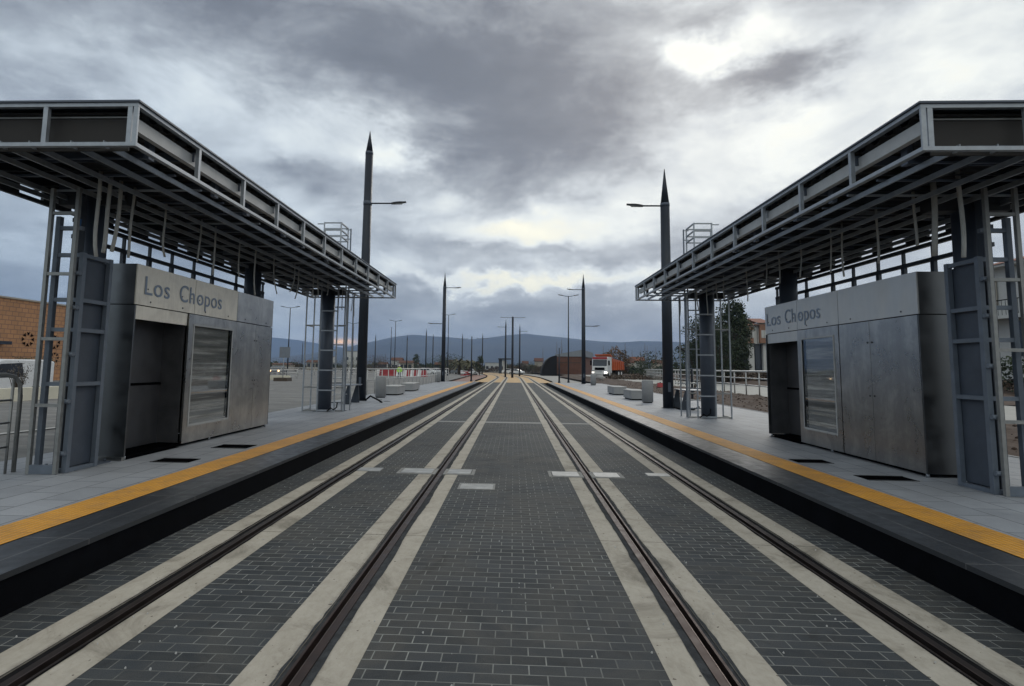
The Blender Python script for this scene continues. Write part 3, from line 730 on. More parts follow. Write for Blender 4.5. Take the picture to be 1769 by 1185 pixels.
def far_frame(s, side):
    b = lambda mb, x0, x1, *a: mb.box(s * x0, s * x1, *a)
    t = thing('lattice_frame', (s * 5.8, 17.4, PH), 'galvanised lattice tower round the far column of the %s canopy, rising above the roof' % side, 'steel frame')
    z0 = PH + .004
    for x, y, zt in ((5.42, 17.05, 6.15), (5.95, 17.05, 6.15), (5.42, 17.8, 6.15), (6.18, 17.8, 6.15), (6.42, 17.12, 3.95), (5.16, 17.12, 3.95), (5.24, 17.5, 6.05), (6.42, 17.8, 3.95), (5.16, 17.82, 3.95), (6.0, 17.78, 3.95)):
        f = MB(); b(f, x - .018, x + .018, y - .018, y + .018, z0, zt); f.build('post', 'galv' if x not in (5.24,) else 'frame_blue', t)
    for k in range(7):
        z = z0 + .02 + k * .605
        if z > 3.9: break
        f = MB(); b(f, 5.442, 5.928, 17.03, 17.07, z, z + .04); f.build('rung', 'galv', t)
        f = MB(); b(f, 5.442, 6.158, 17.78, 17.82, z + .2, z + .235); f.build('rung', 'galv', t)
    for z in (z0 + .01, 1.0, 2.9):
        for q in ((5.182, 5.398, 17.1, 17.13), (5.972, 6.398, 17.1, 17.13), (6.405, 6.435, 17.145, 17.775)):
            f = MB(); b(f, *q, z, z + .035); f.build('bracket', 'galv_warm', t)
    for z in (6.11, 5.88, 5.80 - .12):
        for q in ((5.442, 5.928, 17.03, 17.07), (5.442, 6.158, 17.78, 17.82), (5.40, 5.44, 17.075, 17.775)):
            f = MB(); b(f, *q, z, z + .035); f.build('top_rail', 'galv', t)
    for q in ((5.26, 5.398, 17.49, 17.51, 6.0, 6.03), (5.26, 5.398, 17.49, 17.51, 5.7, 5.73), (5.972, 6.17, 17.04, 17.07, 6.08, 6.11)):
        f = MB(); b(f, *q); f.build('top_bracket', 'galv', t)
far_frame(-1, 'left'); far_frame(1, 'right')

# hanging flexible conduits
CL = [(6.78, 3.02, .022), (6.97, 3.1, .024), (7.16, 3.15, .024), (7.44, 3.13, .018), (8.15, 3.29, .016), (9.13, 3.4, .014), (9.59, 3.25, .016), (10.48, 3.37, .013), (11.17, 3.09, .016), (12.06, 3.24, .013), (13.22, 3.42, .014), (13.49, 3.29, .014), (14.51, 3.44, .016), (14.85, 3.53, .016), (15.69, 3.67, .014), (17.08, 3.4, .014), (18.1, 3.45, .012), (18.4, 3.33, .012)]
CR_ = [(7.22, 3.18, .032), (6.82, 3.06, .024), (7.58, 3.37, .018), (8.36, 3.28, .017), (9.56, 3.35, .013), (9.23, 3.23, .015), (10.56, 3.42, .013), (11.43, 3.44, .015), (11.99, 3.49, .013), (13.02, 3.27, .014), (14.42, 3.52, .014), (14.95, 3.51, .014), (15.69, 3.2, .014), (16.51, 3.44, .014), (18.2, 3.38, .013)]
ordw = ['nearest', 'second', 'third', 'fourth', 'fifth', 'sixth', 'seventh', 'eighth', 'ninth', 'tenth', 'eleventh', 'twelfth', 'thirteenth', 'fourteenth', 'fifteenth', 'sixteenth', 'seventeenth', 'farthest']
for s, lst, side in ((-1, CL, 'left'), (1, CR_, 'right')):
    order = sorted(range(len(lst)), key=lambda i: lst[i][0])
    for i, (y, zb, r) in enumerate(lst):
        rk = order.index(i); w = 'farthest' if rk == len(lst) - 1 else ordw[rk]
        pts = []; ph = random.uniform(0, 6); am = random.uniform(.01, .035); cu = random.uniform(-.07, .07); n = 9
        for k in range(n):
            q = k / (n - 1.); zz = 4.12 + (zb - 4.12) * q
            pts.append((s * 5.3 + am * math.sin(ph + q * 3.4) * q + cu * q ** 5 * .5, y + am * .9 * math.cos(ph + q * 3) * q + cu * q ** 5, zz))
        o = MB().tube(pts, r, 8).build('hanging_conduit', 'conduit', origin=(s * 5.3, y, 4.12))
        tag(o, 'loose grey conduit hanging under the %s canopy, %s from the camera' % (side, w), 'conduit', 'conduits hanging under the %s canopy' % side)

# ================================================================ KIOSKS
def text_mesh(body, size, name):
    cu = bpy.data.curves.new('t', 'FONT'); cu.body = body; cu.size = size; cu.extrude = .002; cu.space_character = 1.06; cu.space_word = 1.35
    ob = bpy.data.objects.new('t', cu); COL.objects.link(ob)
    bpy.context.view_layer.update()
    me = bpy.data.meshes.new_from_object(ob.evaluated_get(bpy.context.evaluated_depsgraph_get()))
    bpy.data.objects.remove(ob); bpy.data.curves.remove(cu)
    me.name = name; return me
def kiosk(s):
    side = 'left' if s < 0 else 'right'
    ys, ye = 8.05, 12.83
    L_ = s < 0
    t = thing('station_kiosk', (s * 6.1, 10.4, PH), 'brushed steel station kiosk on the %s platform reading Los Chopos' % side, 'kiosk', 'steel station kiosks')
    b = lambda mb, x0, x1, *a: mb.box(s * x0, s * x1, *a)
    xf, xk = 5.60, 6.50; zb, zs, zt = PH + .05, 2.55, 3.16
    # divisions, from the camera outwards
    if L_: op = (8.09, 9.44); dr = (9.46, 11.13); pn = [(11.145, 12.0), (12.01, 12.81)]; hd = [(8.05, 9.60), (9.605, 11.13), (11.135, 12.83)]
    else: op = (11.44, 12.79); dr = (10.0, 11.42); pn = [(8.07, 9.15), (9.16, 9.985)]; hd = [(8.05, 9.985), (9.99, 11.40), (11.405, 12.83)]
    for i, (a, c) in enumerate(hd):
        f = MB(); b(f, xf, xf + .02, a + .003, c - .003, zs + .008, zt)
        hmat = 'steel_header_skylit' if (L_ and i < 2) else ('stainless' if L_ else 'steel_header_cool')
        h = f.build('header_panel', hmat, t)
        bo = MB()
        for q in (a + .35, c - .35): bo.tube([(s * xf, q, zs + .07), (s * (xf - .006), q, zs + .07)], .014, 8)
        bo.build('bolt', 'steel_dark', h)
    f = MB(); b(f, xf + .02, xk, ys, ys + .02, zs + .008, zt); f.build('header_side', 'steel_end_shaded', t)
    f = MB(); b(f, xf + .02, xk, ye - .02, ye, zs + .008, zt); f.build('header_side', 'steel_end_shaded', t)
    f = MB(); b(f, xk - .02, xk, ys + .02, ye - .02, zs + .008, zt); f.build('header_side', 'stainless', t)
    f = MB(); b(f, xf + .02, xk - .02, ys + .02, ye - .02, zt - .03, zt - .01); f.build('roof', 'steel_dark', t)
    f = MB(); b(f, xf + .03, xk - .03, ys + .03, ye - .03, zs - .03, zs + .02); f.build('seam_band', 'void', t)
    for q in (ys, ye - .03): f = MB(); b(f, xf, xk, q, q + .03, zb, zs - .006); f.build('end_panel', 'steel_end_shaded', t)
    f = MB(); b(f, xk - .03, xk, ys + .03, ye - .03, zb, zs); f.build('back_panel', 'stainless', t)
    f = MB(); b(f, xf + .02, xf + .05, op[0], op[1], 2.34, zs - .005); f.build('lintel', 'steel_header_skylit' if L_ else 'steel_header_cool', t)
    # alcove
    f = MB(); a, c = op
    b(f, xf + .42, xf + .44, a, c, zb + .02, zs - .04); b(f, xf + .05, xf + .419, a, a + .01, zb + .02, zs - .04); b(f, xf + .05, xf + .419, c - .01, c, zb + .02, zs - .04); b(f, xf + .05, xf + .419, a + .01, c - .01, zs - .06, zs - .041)
    al = f.build('alcove', 'steel_dark', t)
    f = MB(); b(f, xf + .405, xf + .419, a + .01, c - .01, 1.33, 1.37); f.build('alcove_seam', 'void', al)
    f = MB(); b(f, xf + .0, xf + .42, a + .02, c - .02, PH + .001, PH + .006); f.build('floor_opening', 'void', t)
    # door with glazing
    a, c = dr; f = MB(); w = .14
    b(f, xf - .004, xf + .03, a, a + w, zb, zs - .006); b(f, xf - .004, xf + .03, c - w, c, zb, zs - .006); b(f, xf - .004, xf + .03, a + w, c - w, zs - .17, zs - .006); b(f, xf - .004, xf + .03, a + w, c - w, zb, zb + .27)
    d = f.build('glazed_door', 'stainless', t)
    f = MB(); i_ = w
    b(f, xf - .012, xf - .004, a + i_, a + i_ + .03, zb + .27, zs - .17); b(f, xf - .012, xf - .004, c - i_ - .03, c - i_, zb + .27, zs - .17); b(f, xf - .012, xf - .004, a + i_ + .03, c - i_ - .03, zs - .20, zs - .17); b(f, xf - .012, xf - .004, a + i_ + .03, c - i_ - .03, zb + .27, zb + .31)
    f.build('bead', 'galv_band', d)
    f = MB(); b(f, xf + .006, xf + .012, a + w, c - w, zb + .27, zs - .17); f.build('pane', 'pane_glass', d)
    f = MB(); b(f, xf + .032, xf + .05, a + w - .05, c - w + .05, zb + .2, zs - .1); f.build('display_back', 'reflection_bands', d)
    f = MB(); yy = (c - w - .12) if L_ else (c - w - .02)
    b(f, xf + .0125, xf + .0315, a + w + .002, a + w + .02, zb + .272, zs - .172); f.build('display_side', 'void', d)
    f = MB(); b(f, xf + .0125, xf + .0315, c - w - .10, c - w - .002, zb + .272, zs - .172); f.build('display_side', 'void', d)
    f = MB(); b(f, xf + .022, xf + .03, pn[0][0] + .01, pn[1][1] - .01, zb + .01, zs - .012); f.build('panel_backing', 'void', t)
    for k, (a, c) in enumerate(pn):
        f = MB(); b(f, xf, xf + .02, a, c, zb, zs - .006); q = f.build('door_panel', 'stainless', t, bevel=.002)
        lk = MB(); yl = c - .05 if k == 0 else a + .05
        for zz in (1.35, 2.2): lk.tube([(s * xf, yl, zz), (s * (xf - .008), yl, zz)], .016, 10)
        lk.build('lock', 'steel_dark', q)
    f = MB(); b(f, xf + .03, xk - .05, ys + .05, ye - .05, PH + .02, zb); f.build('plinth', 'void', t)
    f = MB()
    for y in (8.1, 10.4, 12.75): f.tube([(s * (xf + .03), y, PH), (s * (xf + .03), y, zb)], .022, 8)
    f.build('levelling_foot', 'galv', t)
    if L_:
        f = MB(); b(f, xf - .02, xk, 7.98, 8.04, PH + .002, PH + .05); f.build('base_angle', 'stainless', t)
    # raised letters in two words groups, broken at the panel joint
    for body, ya, yb in ((('Los', 8.24, 8.86), ('Ch', 9.14, 9.58), ('opos', 9.66, 10.50)) if L_ else (('Los', 12.74, 12.10), ('Ch', 11.90, 11.46), ('opos', 11.36, 10.56))):
        me = text_mesh(body, .40, 'letters')
        xs = [v.co.x for v in me.vertices]; x0, x1 = min(xs), max(xs); sc = abs(yb - ya) / (x1 - x0)
        dirn = 1 if L_ else -1
        for v in me.vertices:
            X, Y_, Z_ = v.co; v.co = (s * (xf - .006 + 0) - s * Z_ - t.location.x, ya + dirn * (X - x0) * sc - t.location.y, 2.725 + Y_ * 1.02 - t.location.z)
        me.materials.append(MATS['letters'])
        o = bpy.data.objects.new('letters', me); COL.objects.link(o); o.parent = t
        st_ = MB()
        for q in (ya + dirn * .08, yb - dirn * .08): st_.box(s * (xf - .006), s * xf, q - .01, q + .01, 2.80, 2.82)
        st_.build('letter_pin', 'steel_dark', t)
    if s > 0: t.scale = (1, 1, .982)
kiosk(-1); kiosk(1)
# open pits in the paving beside the kiosks
for s, x0, x1, y0, y1, w in ((-1, 4.60, 5.15, 7.98, 8.28, 'nearer of the two dark open pits beside the left kiosk'), (-1, 4.45, 5.05, 9.42, 9.80, 'farther of the two dark open pits beside the left kiosk'),
                             (1, 4.66, 5.30, 7.80, 8.10, 'nearer of the two dark open pits beside the right kiosk'), (1, 4.42, 4.95, 9.14, 9.44, 'farther of the two dark open pits beside the right kiosk')):
    t = thing('service_pit', (s * (x0 + x1) / 2, (y0 + y1) / 2, PH), w, 'pit', 'service pits in the platform')
    f = MB(); f.box(s * x0, s * x1, y0, y1, PH - .01, PH + .003); f.build('opening', 'void', t)
    f = MB(); f.box(s * x0, s * x1, y0 - .025, y0, PH - .01, PH + .007); f.box(s * x0, s * x1, y1, y1 + .025, PH - .01, PH + .007); f.build('rim', 'cover', t)
for k, (x, y, r) in enumerate(((-5.35, 17.6, .16), (-5.05, 22.6, .14), (-5.6, 23.6, .13), (5.0, 22.9, .15))):
    tag(MB().tube([(x, y, PH - .005), (x, y, PH + .008)], r, 20).build('drain_cover', 'cover', origin=(x, y, PH)), ['round dark cover in the left platform in front of the lattice tower', 'round dark cover beside the left platform mast nearest the yellow strip', 'small round dark cover between left mast and litter bin', 'round dark cover in the right platform near the litter bin'][k], 'manhole cover')

# ================================================================ MASTS AND LAMPS
def lamp_arm(t, x, y, z, dx, ln_):
    a = MB(); a.tube([(x, y, z), (x + dx * (ln_ - .5), y, z + .0)], .032, 8); a.tube([(x - dx * .0, y, z - .09), (x, y, z + .09)], .0, 4) if False else None
    arm = a.build('lamp_arm', 'mast', t)
    h = MB(); c0 = x + dx * (ln_ - .55); n = 8; top = []; prof = []
    for k in range(n + 1):
        q = k / n; xx = c0 + dx * .62 * q; w = .055 + .075 * math.sin(math.pi * min(1, q * 1.15)); prof.append((xx, w, z + .02 + .06 * q, z - .035 + .065 * q))
    for (xa, wa, ta, ba), (xb, wb, tb, bb) in zip(prof, prof[1:]):
        h.quad((xa, y - wa, ta), (xa, y + wa, ta), (xb, y + wb, tb), (xb, y - wb, tb), True); h.quad((xa, y - wa, ba), (xb, y - wb, bb), (xb, y + wb, bb), (xa, y + wa, ba), True)
        h.quad((xa, y - wa, ba), (xa, y - wa, ta), (xb, y - wb, tb), (xb, y - wb, bb)); h.quad((xa, y + wa, ba), (xb, y + wb, bb), (xb, y + wb, tb), (xa, y + wa, ta))
    h.build('lamp_head', 'lamp_head', arm)
    g_ = MB(); g_.box(c0 + dx * .18, c0 + dx * .45, y - .07, y + .07, z - .03, z - .012); g_.build('lamp_lens', 'lamp_glass', arm)
def mast(x, y, h, zc, arms, label, z0=PH, r0=.20, r1=.14, spike=True, group='dark tram masts', seg=24):
    t = thing('tram_mast', (x, y, z0), label, 'mast', group)
    rc = r0 + (r1 - r0) * (zc - z0) / (h - z0)
    MB().tube([(x, y, z0), (x, y, zc)], [r0, rc], seg).build('shaft', 'mast', t)
    if spike:
        MB().tube([(x, y, zc + .1), (x, y, h)], [rc * .93, .012], seg).build('spike', 'mast', t)
    MB().tube([(x, y, zc - .03), (x, y, zc + .1)], rc + .004, seg).build('collar', 'col_grey', t)
    b_ = MB(); b_.tube([(x, y, z0), (x, y, z0 + .02)], r0 + .05, seg); b_.build('base_plate', 'mast', t)
    d_ = MB(); d_.box(x - .05, x + .05, y - r0 - .006, y - r0 + .05, z0 + .6, z0 + .95); d_.build('service_door', 'col_grey', t)
    for (z, dx, ln_) in arms: lamp_arm(t, x, y, z, dx, ln_)
    return t
# left near mast: collar with lamp, dark slim section above it, short spike
t = mast(-6.18, 22.84, 11.6, 10.6, [], 'tallest dark pointed tram mast, by the left platform canopy end', r0=.205, r1=.155)
MB().tube([(-6.18, 22.84, 8.38), (-6.18, 22.84, 8.56)], .178, 24).build('collar', 'col_grey', t)
lamp_arm(t, -6.18, 22.84, 8.47, 1, 1.55)
mast(5.73, 21.4, 9.4, 7.95, [(7.95, -1, 1.38)], 'dark pointed tram mast with one lamp, by the right platform canopy end', r0=.195, r1=.165)
mast(-6.85, 54.8, 10.95, 9.45, [(9.45, 1, 1.55), (5.9, -1, 1.5)], 'pointed tram mast with two lamps beyond the bins of the left platform', r0=.2, r1=.16)
mast(6.6, 54.0, 10.75, 9.3, [(9.25, -1, 1.5), (5.75, 1, 1.45)], 'pointed tram mast with two lamps beyond the benches of the right platform', r0=.2, r1=.16)
m0 = mast(-.24, 98.4, 10.7, 10.5, [(10.45, 1, 2.1), (10.45, -1, 2.1)], 'thick blunt mast with two lamps in the middle of the yellow crossing', z0=.0, r0=.2, r1=.17, spike=False, seg=12)
def far_mast(px, base_py, tip_py, h, label, arms=(), r=.17):
    Y = F * h / (base_py - tip_py); p = on_y(px, base_py, Y)
    return mast(p.x, Y, h, h - 1.5, [(h - 1.5, a, 1.5) for a in arms], label, z0=0., r0=r, r1=r * .75, seg=8, group='masts in the distance')
far_mast(873, 646, 546, 10.7, 'slim mast just left of the blunt middle mast on the crossing', (-1,))
far_mast(897.5, 643, 553, 10.7, 'slim pointed mast just right of the blunt middle mast on the crossing', (1,))
far_mast(833, 640, 569, 10.7, 'far pointed mast with two lamps beside the dark cypress', (1, -1))
far_mast(798, 640, 570, 10.7, 'far pointed mast with two lamps beside the palm trees', (1, -1))
far_mast(735, 646, 567, 10.7, 'far dark mast just right of the red and white barriers', ())
far_mast(747, 646, 578, 10.7, 'thinner far mast between the barriers and the left two lamp mast', ())
far_mast(702, 646, 580, 10.7, 'far mast rising behind the middle of the red and white barriers', ())
far_mast(647, 645, 578, 10.7, 'far mast rising behind the left litter bin', ())
far_mast(521, 640, 590, 10.7, 'smallest far mast, between the left kiosk and the lattice tower', ())
def street_lamp(x, y, h, label, heads=(1, -1), z0=.0, ln_=.75, r=.075):
    t = thing('street_lamp', (x, y, z0), label, 'street lamp', 'slim street lamps')
    MB().tube([(x, y, z0), (x, y, h)], [r * 1.25, r * .7], 10).build('pole', 'mast', t)
    MB().tube([(x, y, z0), (x, y, z0 + .3)], [r * 2, r * 1.6], 10).build('base', 'mast', t)
    for d in heads:
        a = MB(); a.tube([(x, y, h - .03), (x + d * ln_ * .5, y, h + .0), (x + d * ln_, y, h + .09)], .035, 6); am = a.build('lamp_arm', 'mast', t)
        a = MB(); a.obox((x + d * (ln_ + .2), y, h + .12), (.28, 0, d * .05), (0, .11, 0), (0, 0, .035)); a.build('lamp_head', 'lamp_head', am)
    return t
def lamp_px(px, bpy_, tpy, h, label, heads=(1, -1)):
    Y = F * h / (bpy_ - tpy); p = on_y(px, bpy_, Y); return street_lamp(p.x, Y, h, label, heads)
lamp_px(982, 661, 512, 10.5, 'tall thin street lamp with two heads beside the right two lamp mast')
lamp_px(681, 648, 554, 10.5, 'thin two headed street lamp above the red and white barriers')
lamp_px(496, 650, 526, 9, 'two headed street lamp between the left kiosk and the lattice tower')
lamp_px(608, 645, 554, 9, 'two headed street lamp seen beside the lattice tower on the left')
lamp_px(773, 648, 541, 11, 'thin street lamp just behind the left two lamp mast', (1, -1))
lamp_px(674, 648, 566, 10, 'thinnest bare pole above the red and white barriers', ())
lamp_px(814, 658, 579, 5.2, 'short thin post at the end of the left platform', ())
lamp_px(966, 661, 600, 4.0, 'short thin post at the end of the right platform', ())
# curved lamp on the right behind the lattice tower
x, y = 8.9, 25.5
p0 = on_y(1195, 640, y); p1 = on_y(1188, 620, y); p2 = on_y(1184, 607, y); p3 = on_y(1170, 598, y)
t = thing('curved_lamp', (p0.x, y, .45), 'low curved dark lamp post behind the right lattice tower', 'street lamp')
MB().tube([(p0.x, y, .45), (p0.x, y, p0.z), p1, p2], [.05, .05, .045, .04], 10).build('post', 'mast', t)
MB().tube([p2, p2 * .4 + p3 * .6, p3], [.04, .07, .02], 10).build('lamp_head', 'lamp_head', t)

# ================================================================ PLATFORM FURNITURE
def litter_bin(x, y, label, h=.95, r=.235):
    t = thing('litter_bin', (x, y, PH), label, 'litter bin', 'grey cylindrical litter bins')
    MB().tube([(x, y, PH + .035), (x, y, PH + h - .04), (x, y, PH + h)], [r, r, r - .02], 28).build('body', 'concrete', t)
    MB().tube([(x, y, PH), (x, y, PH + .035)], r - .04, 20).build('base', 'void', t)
    MB().tube([(x, y, PH + h), (x, y, PH + h + .012)], [r * .7, r * .68], 20).build('lid', 'concrete_top', t)
litter_bin(-5.95, 25.3, 'grey cylindrical litter bin beside the near bench block on the left platform'); litter_bin(5.74, 24.7, 'grey cylindrical litter bin beside the near bench block on the right platform')
litter_bin(-7.0, 52.3, 'small far grey litter bin left of the left two lamp mast'); litter_bin(6.95, 50.0, 'small far grey litter bin right of the right two lamp mast')
def bench_block(s, x, y, label, w=.75, l=1.9, h=.45):
    t = thing('concrete_bench', (x, y, PH), label, 'bench', 'concrete block benches')
    c = .22
    poly = [(x - w / 2, y - l / 2 + c), (x - w / 2 + c, y - l / 2), (x + w / 2 - .04, y - l / 2 + .0), (x + w / 2, y - l / 2 + .3), (x + w / 2, y + l / 2 - c), (x + w / 2 - c, y + l / 2), (x - w / 2 + .04, y + l / 2), (x - w / 2, y + l / 2 - .3)]
    if s > 0: poly = [(2 * x - a, b) for a, b in poly][::-1]
    MB().prism(poly, PH + .06, PH + h - .03).build('block', 'concrete', t)
    o = [((a - x) * 1.03 + x, (b - y) * 1.015 + y) for a, b in poly]; MB().prism(o, PH + h - .03, PH + h).build('seat', 'concrete_top', t)
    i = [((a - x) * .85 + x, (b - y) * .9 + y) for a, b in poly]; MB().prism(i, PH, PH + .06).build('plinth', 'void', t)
bench_block(-1, -5.95, 28.3, 'nearer grey concrete block bench behind the left litter bin'); bench_block(-1, -6.05, 33.2, 'farther grey concrete block bench on the left platform', l=2.4)
bench_block(1, 5.75, 27.4, 'nearer grey concrete block bench beyond the right litter bin'); bench_block(1, 5.85, 32.6, 'farther grey concrete block bench on the right platform', l=2.2)
def lean_seat(s, label):
    x, y = s * 6.35, 20.6
    t = thing('metal_bench', (x, y, PH), label, 'bench', 'metal platform benches')
    sw = -s                                       # towards the track
    f = MB(); f.box(x - .30, x + .55 * (1 if sw > 0 else 1) * .9, y - .25, y + 1.2, .965, .995); f.build('seat', 'sheetgrey', t)
    for yy in (y - .1, y + 1.0):
        f = MB(); cx = x + sw * .28; f.prism([(cx - .17, yy), (cx + .17, yy), (cx + .17, yy + .05), (cx - .17, yy + .05)], PH, .965, [(cx + .02, yy), (cx + .12, yy), (cx + .12, yy + .05), (cx + .02, yy + .05)]) ; f.build('leg', 'col_dark', t)
    f = MB(); f.tube([(x - .28, y, 1.22), (x + .3, y, 1.25)], .018, 8); f.tube([(x - .28, y + 1.1, 1.22), (x - .28, y, 1.22)], .018, 8); f.tube([(x + sw * .15, y, .99), (x + sw * .12, y, 1.3)], .016, 8); f.build('backrest', 'rail_steel', t)
    f = MB(); f.tube([(x - .25, y - .1, .62), (x + .3, y - .1, .66)], .014, 8); f.build('crossbar', 'rail_steel', t)
lean_seat(-1, 'metal bench with splayed leg beside the left canopy end mast'); lean_seat(1, 'metal bench with splayed leg beside the right canopy end mast')
MB_ = MB().tube([(-5.95, 22.75, .33), (-5.7, 22.5, .5), (-5.3, 22.1, .38), (-5.05, 21.7, .31)], .035, 8).build('loose_cable', 'rubber', origin=(-5.95, 22.75, PH)); tag(MB_, 'black cable stub curling out beside the left mast', 'cable')
MB_ = MB().tube([(5.8, 20.9, .35), (6.0, 20.7, .30), (6.35, 20.5, .31), (6.5, 20.3, .42)], .03, 8).build('loose_cable', 'rubber', origin=(5.8, 20.9, PH)); tag(MB_, 'black cable stub curling out beside the right mast', 'cable')
for s, q, w in ((1, 5.45, 'right'), (-1, -5.62, 'left')):
    o = MB().tube([(q, 17.0, .31), (q + .12, 17.0, .42), (q + .2, 16.98, .36), (q + .3, 16.98, .44), (q + .32, 16.98, .58)], .02, 7).build('loose_cable', 'rubber', origin=(q, 17, PH)); tag(o, 'black cable loop at the foot of the %s lattice tower' % w, 'cable')

# railings
def railing(pts, label, h=1.1, rails=(1.1, .75, .4), post=1.5, r=.022, m='rail_steel', rp_=None, name='railing', group=None):
    t = thing(name, pts[0], label, 'railing', group)
    rb = MB()
    for q in rails:
        rb.tube([(x, y, z + q * h / 1.1) for x, y, z in pts], r * (1.25 if q == rails[0] else .8), 8)
    rb.build('handrail', m, t); n = 0
    for (a, b) in zip(pts, pts[1:]):
        a = Vector(a); b = Vector(b); d = (b - a).length; k = max(1, round(d / post))
        for i in range(k + (1 if b == Vector(pts[-1]) else 0)):
            p = a + (b - a) * (i / k); f = MB(); f.tube([p, p + Vector((0, 0, h))], rp_ or r, 6); n += 1
            if n <= 98: f.build('post', m, t)
    return t
railing([(-7.05, 24, PH), (-7.05, 61, PH)], 'thin steel railing along the outer edge of the left platform', 1.25, (1.1, .62), 1.55, .026, 'rail_bright')
nr = thing('railing', (-6.33, 7.0, PH), 'steel railing ending in a rounded corner beside the left lattice frame', 'railing')
h = MB(); h.tube([(-6.33, 2.0, 1.52), (-6.33, 6.8, 1.52), (-6.33, 6.95, 1.49), (-6.33, 7.03, 1.40), (-6.33, 7.05, 1.25), (-6.33, 7.05, PH)], .026, 10); h.build('handrail', 'galv_warm', nr)
h = MB(); h.tube([(-6.33, 6.93, 1.46), (-6.33, 6.93, PH)], .016, 8); h.build('post', 'galv_warm', nr)
h = MB(); h.tube([(-6.33, 4.6, 1.5), (-6.33, 4.6, PH)], .024, 8); h.build('post', 'galv_warm', nr)
for z in (1.20, .92, .62):
    h = MB(); h.tube([(-6.33, 2.0, z), (-6.33, 6.92, z)], .014, 8); h.build('crossbar', 'galv_warm', nr)
A = (10.95, 24.0, .56)
railing([(10.6, 14, .56), (11.0, 26, .56), (12.2, 42, .58), (16.4, 68, .62), (19, 84, .62)], 'long pale steel railing behind the right platform', 1.12, (1.1, .78, .46), 1.75, .034, 'rail_bright')
railing([(9.6, 62, .2), (11.2, 82, .2)], 'small pale mesh railing in front of the orange tipper truck', 1.3, (1.1, .75, .4), 1.4, .035, 'rail_bright')
railing([(-26, 40, .05), (-24, 62, .05)], 'long thin fence across the asphalt behind the left lattice tower', 1.15, (1.1, .75, .4), 2.2, .04, 'rail_bright')
railing([(-58, 70, .05), (-20, 92, .05)], 'distant thin fence running to the right behind the left kiosk', 1.2, (1.1, .7, .35), 2.5, .045, 'rail_bright')

# ================================================================ LEFT BACKGROUND
w = MB().box(-18.65, -18.3, 4, 31, .02, .70); tag(w.build('barrier_wall', 'barrier', origin=(-18.5, 18, .02)), 'low cream concrete wall in front of the white van', 'wall')
w = MB().box(-48, -22.5, 56, 56.4, .02, .62); tag(w.build('barrier_wall', 'barrier', origin=(-35, 56, .02)), 'low cream wall across the lot seen between kiosk and lattice tower', 'wall')
# brick building with star openings
t = thing('brick_building', (-38, 36, 0), 'tan brick building with star shaped openings behind the white van', 'building')
box(-52, -38, 20, 46.5, 0, 6.38).build('wall', 'starbrick', t)
box(-52.2, -37.9, 19.9, 46.6, 6.38, 6.5).build('coping', 'cream', t)
box(-38.0, -37.85, 20, 38.5, .02, 6.3).build('plain_wall', 'orange_wall', t)
box(-38.0, -37.3, 20, 40.4, 2.9, 3.15).build('awning', 'window', t)
def star(Y_, Z_, r=.62):
    f = MB()
    for k in range(8):
        a = 2 * math.pi * k / 8; c, s_ = math.cos(a), math.sin(a)
        i = len(f.v); f.v += [(-37.97, Y_ + c * r * .45, Z_ + s_ * r * .45), (-37.97, Y_ + math.cos(a + .28) * r * .95, Z_ + math.sin(a + .28) * r * .95), (-37.97, Y_ + c * r * .85, Z_ + s_ * r * .85), (-37.97, Y_ + math.cos(a - .28) * r * .95, Z_ + math.sin(a - .28) * r * .95)]
        f.f.append((i, i + 1, i + 2, i + 3)); f.sm.append(False)
    f.build('star_opening', 'void', t)
star(42.5, 3.4); star(45.1, 3.3); star(45.2, 2.0, .5)
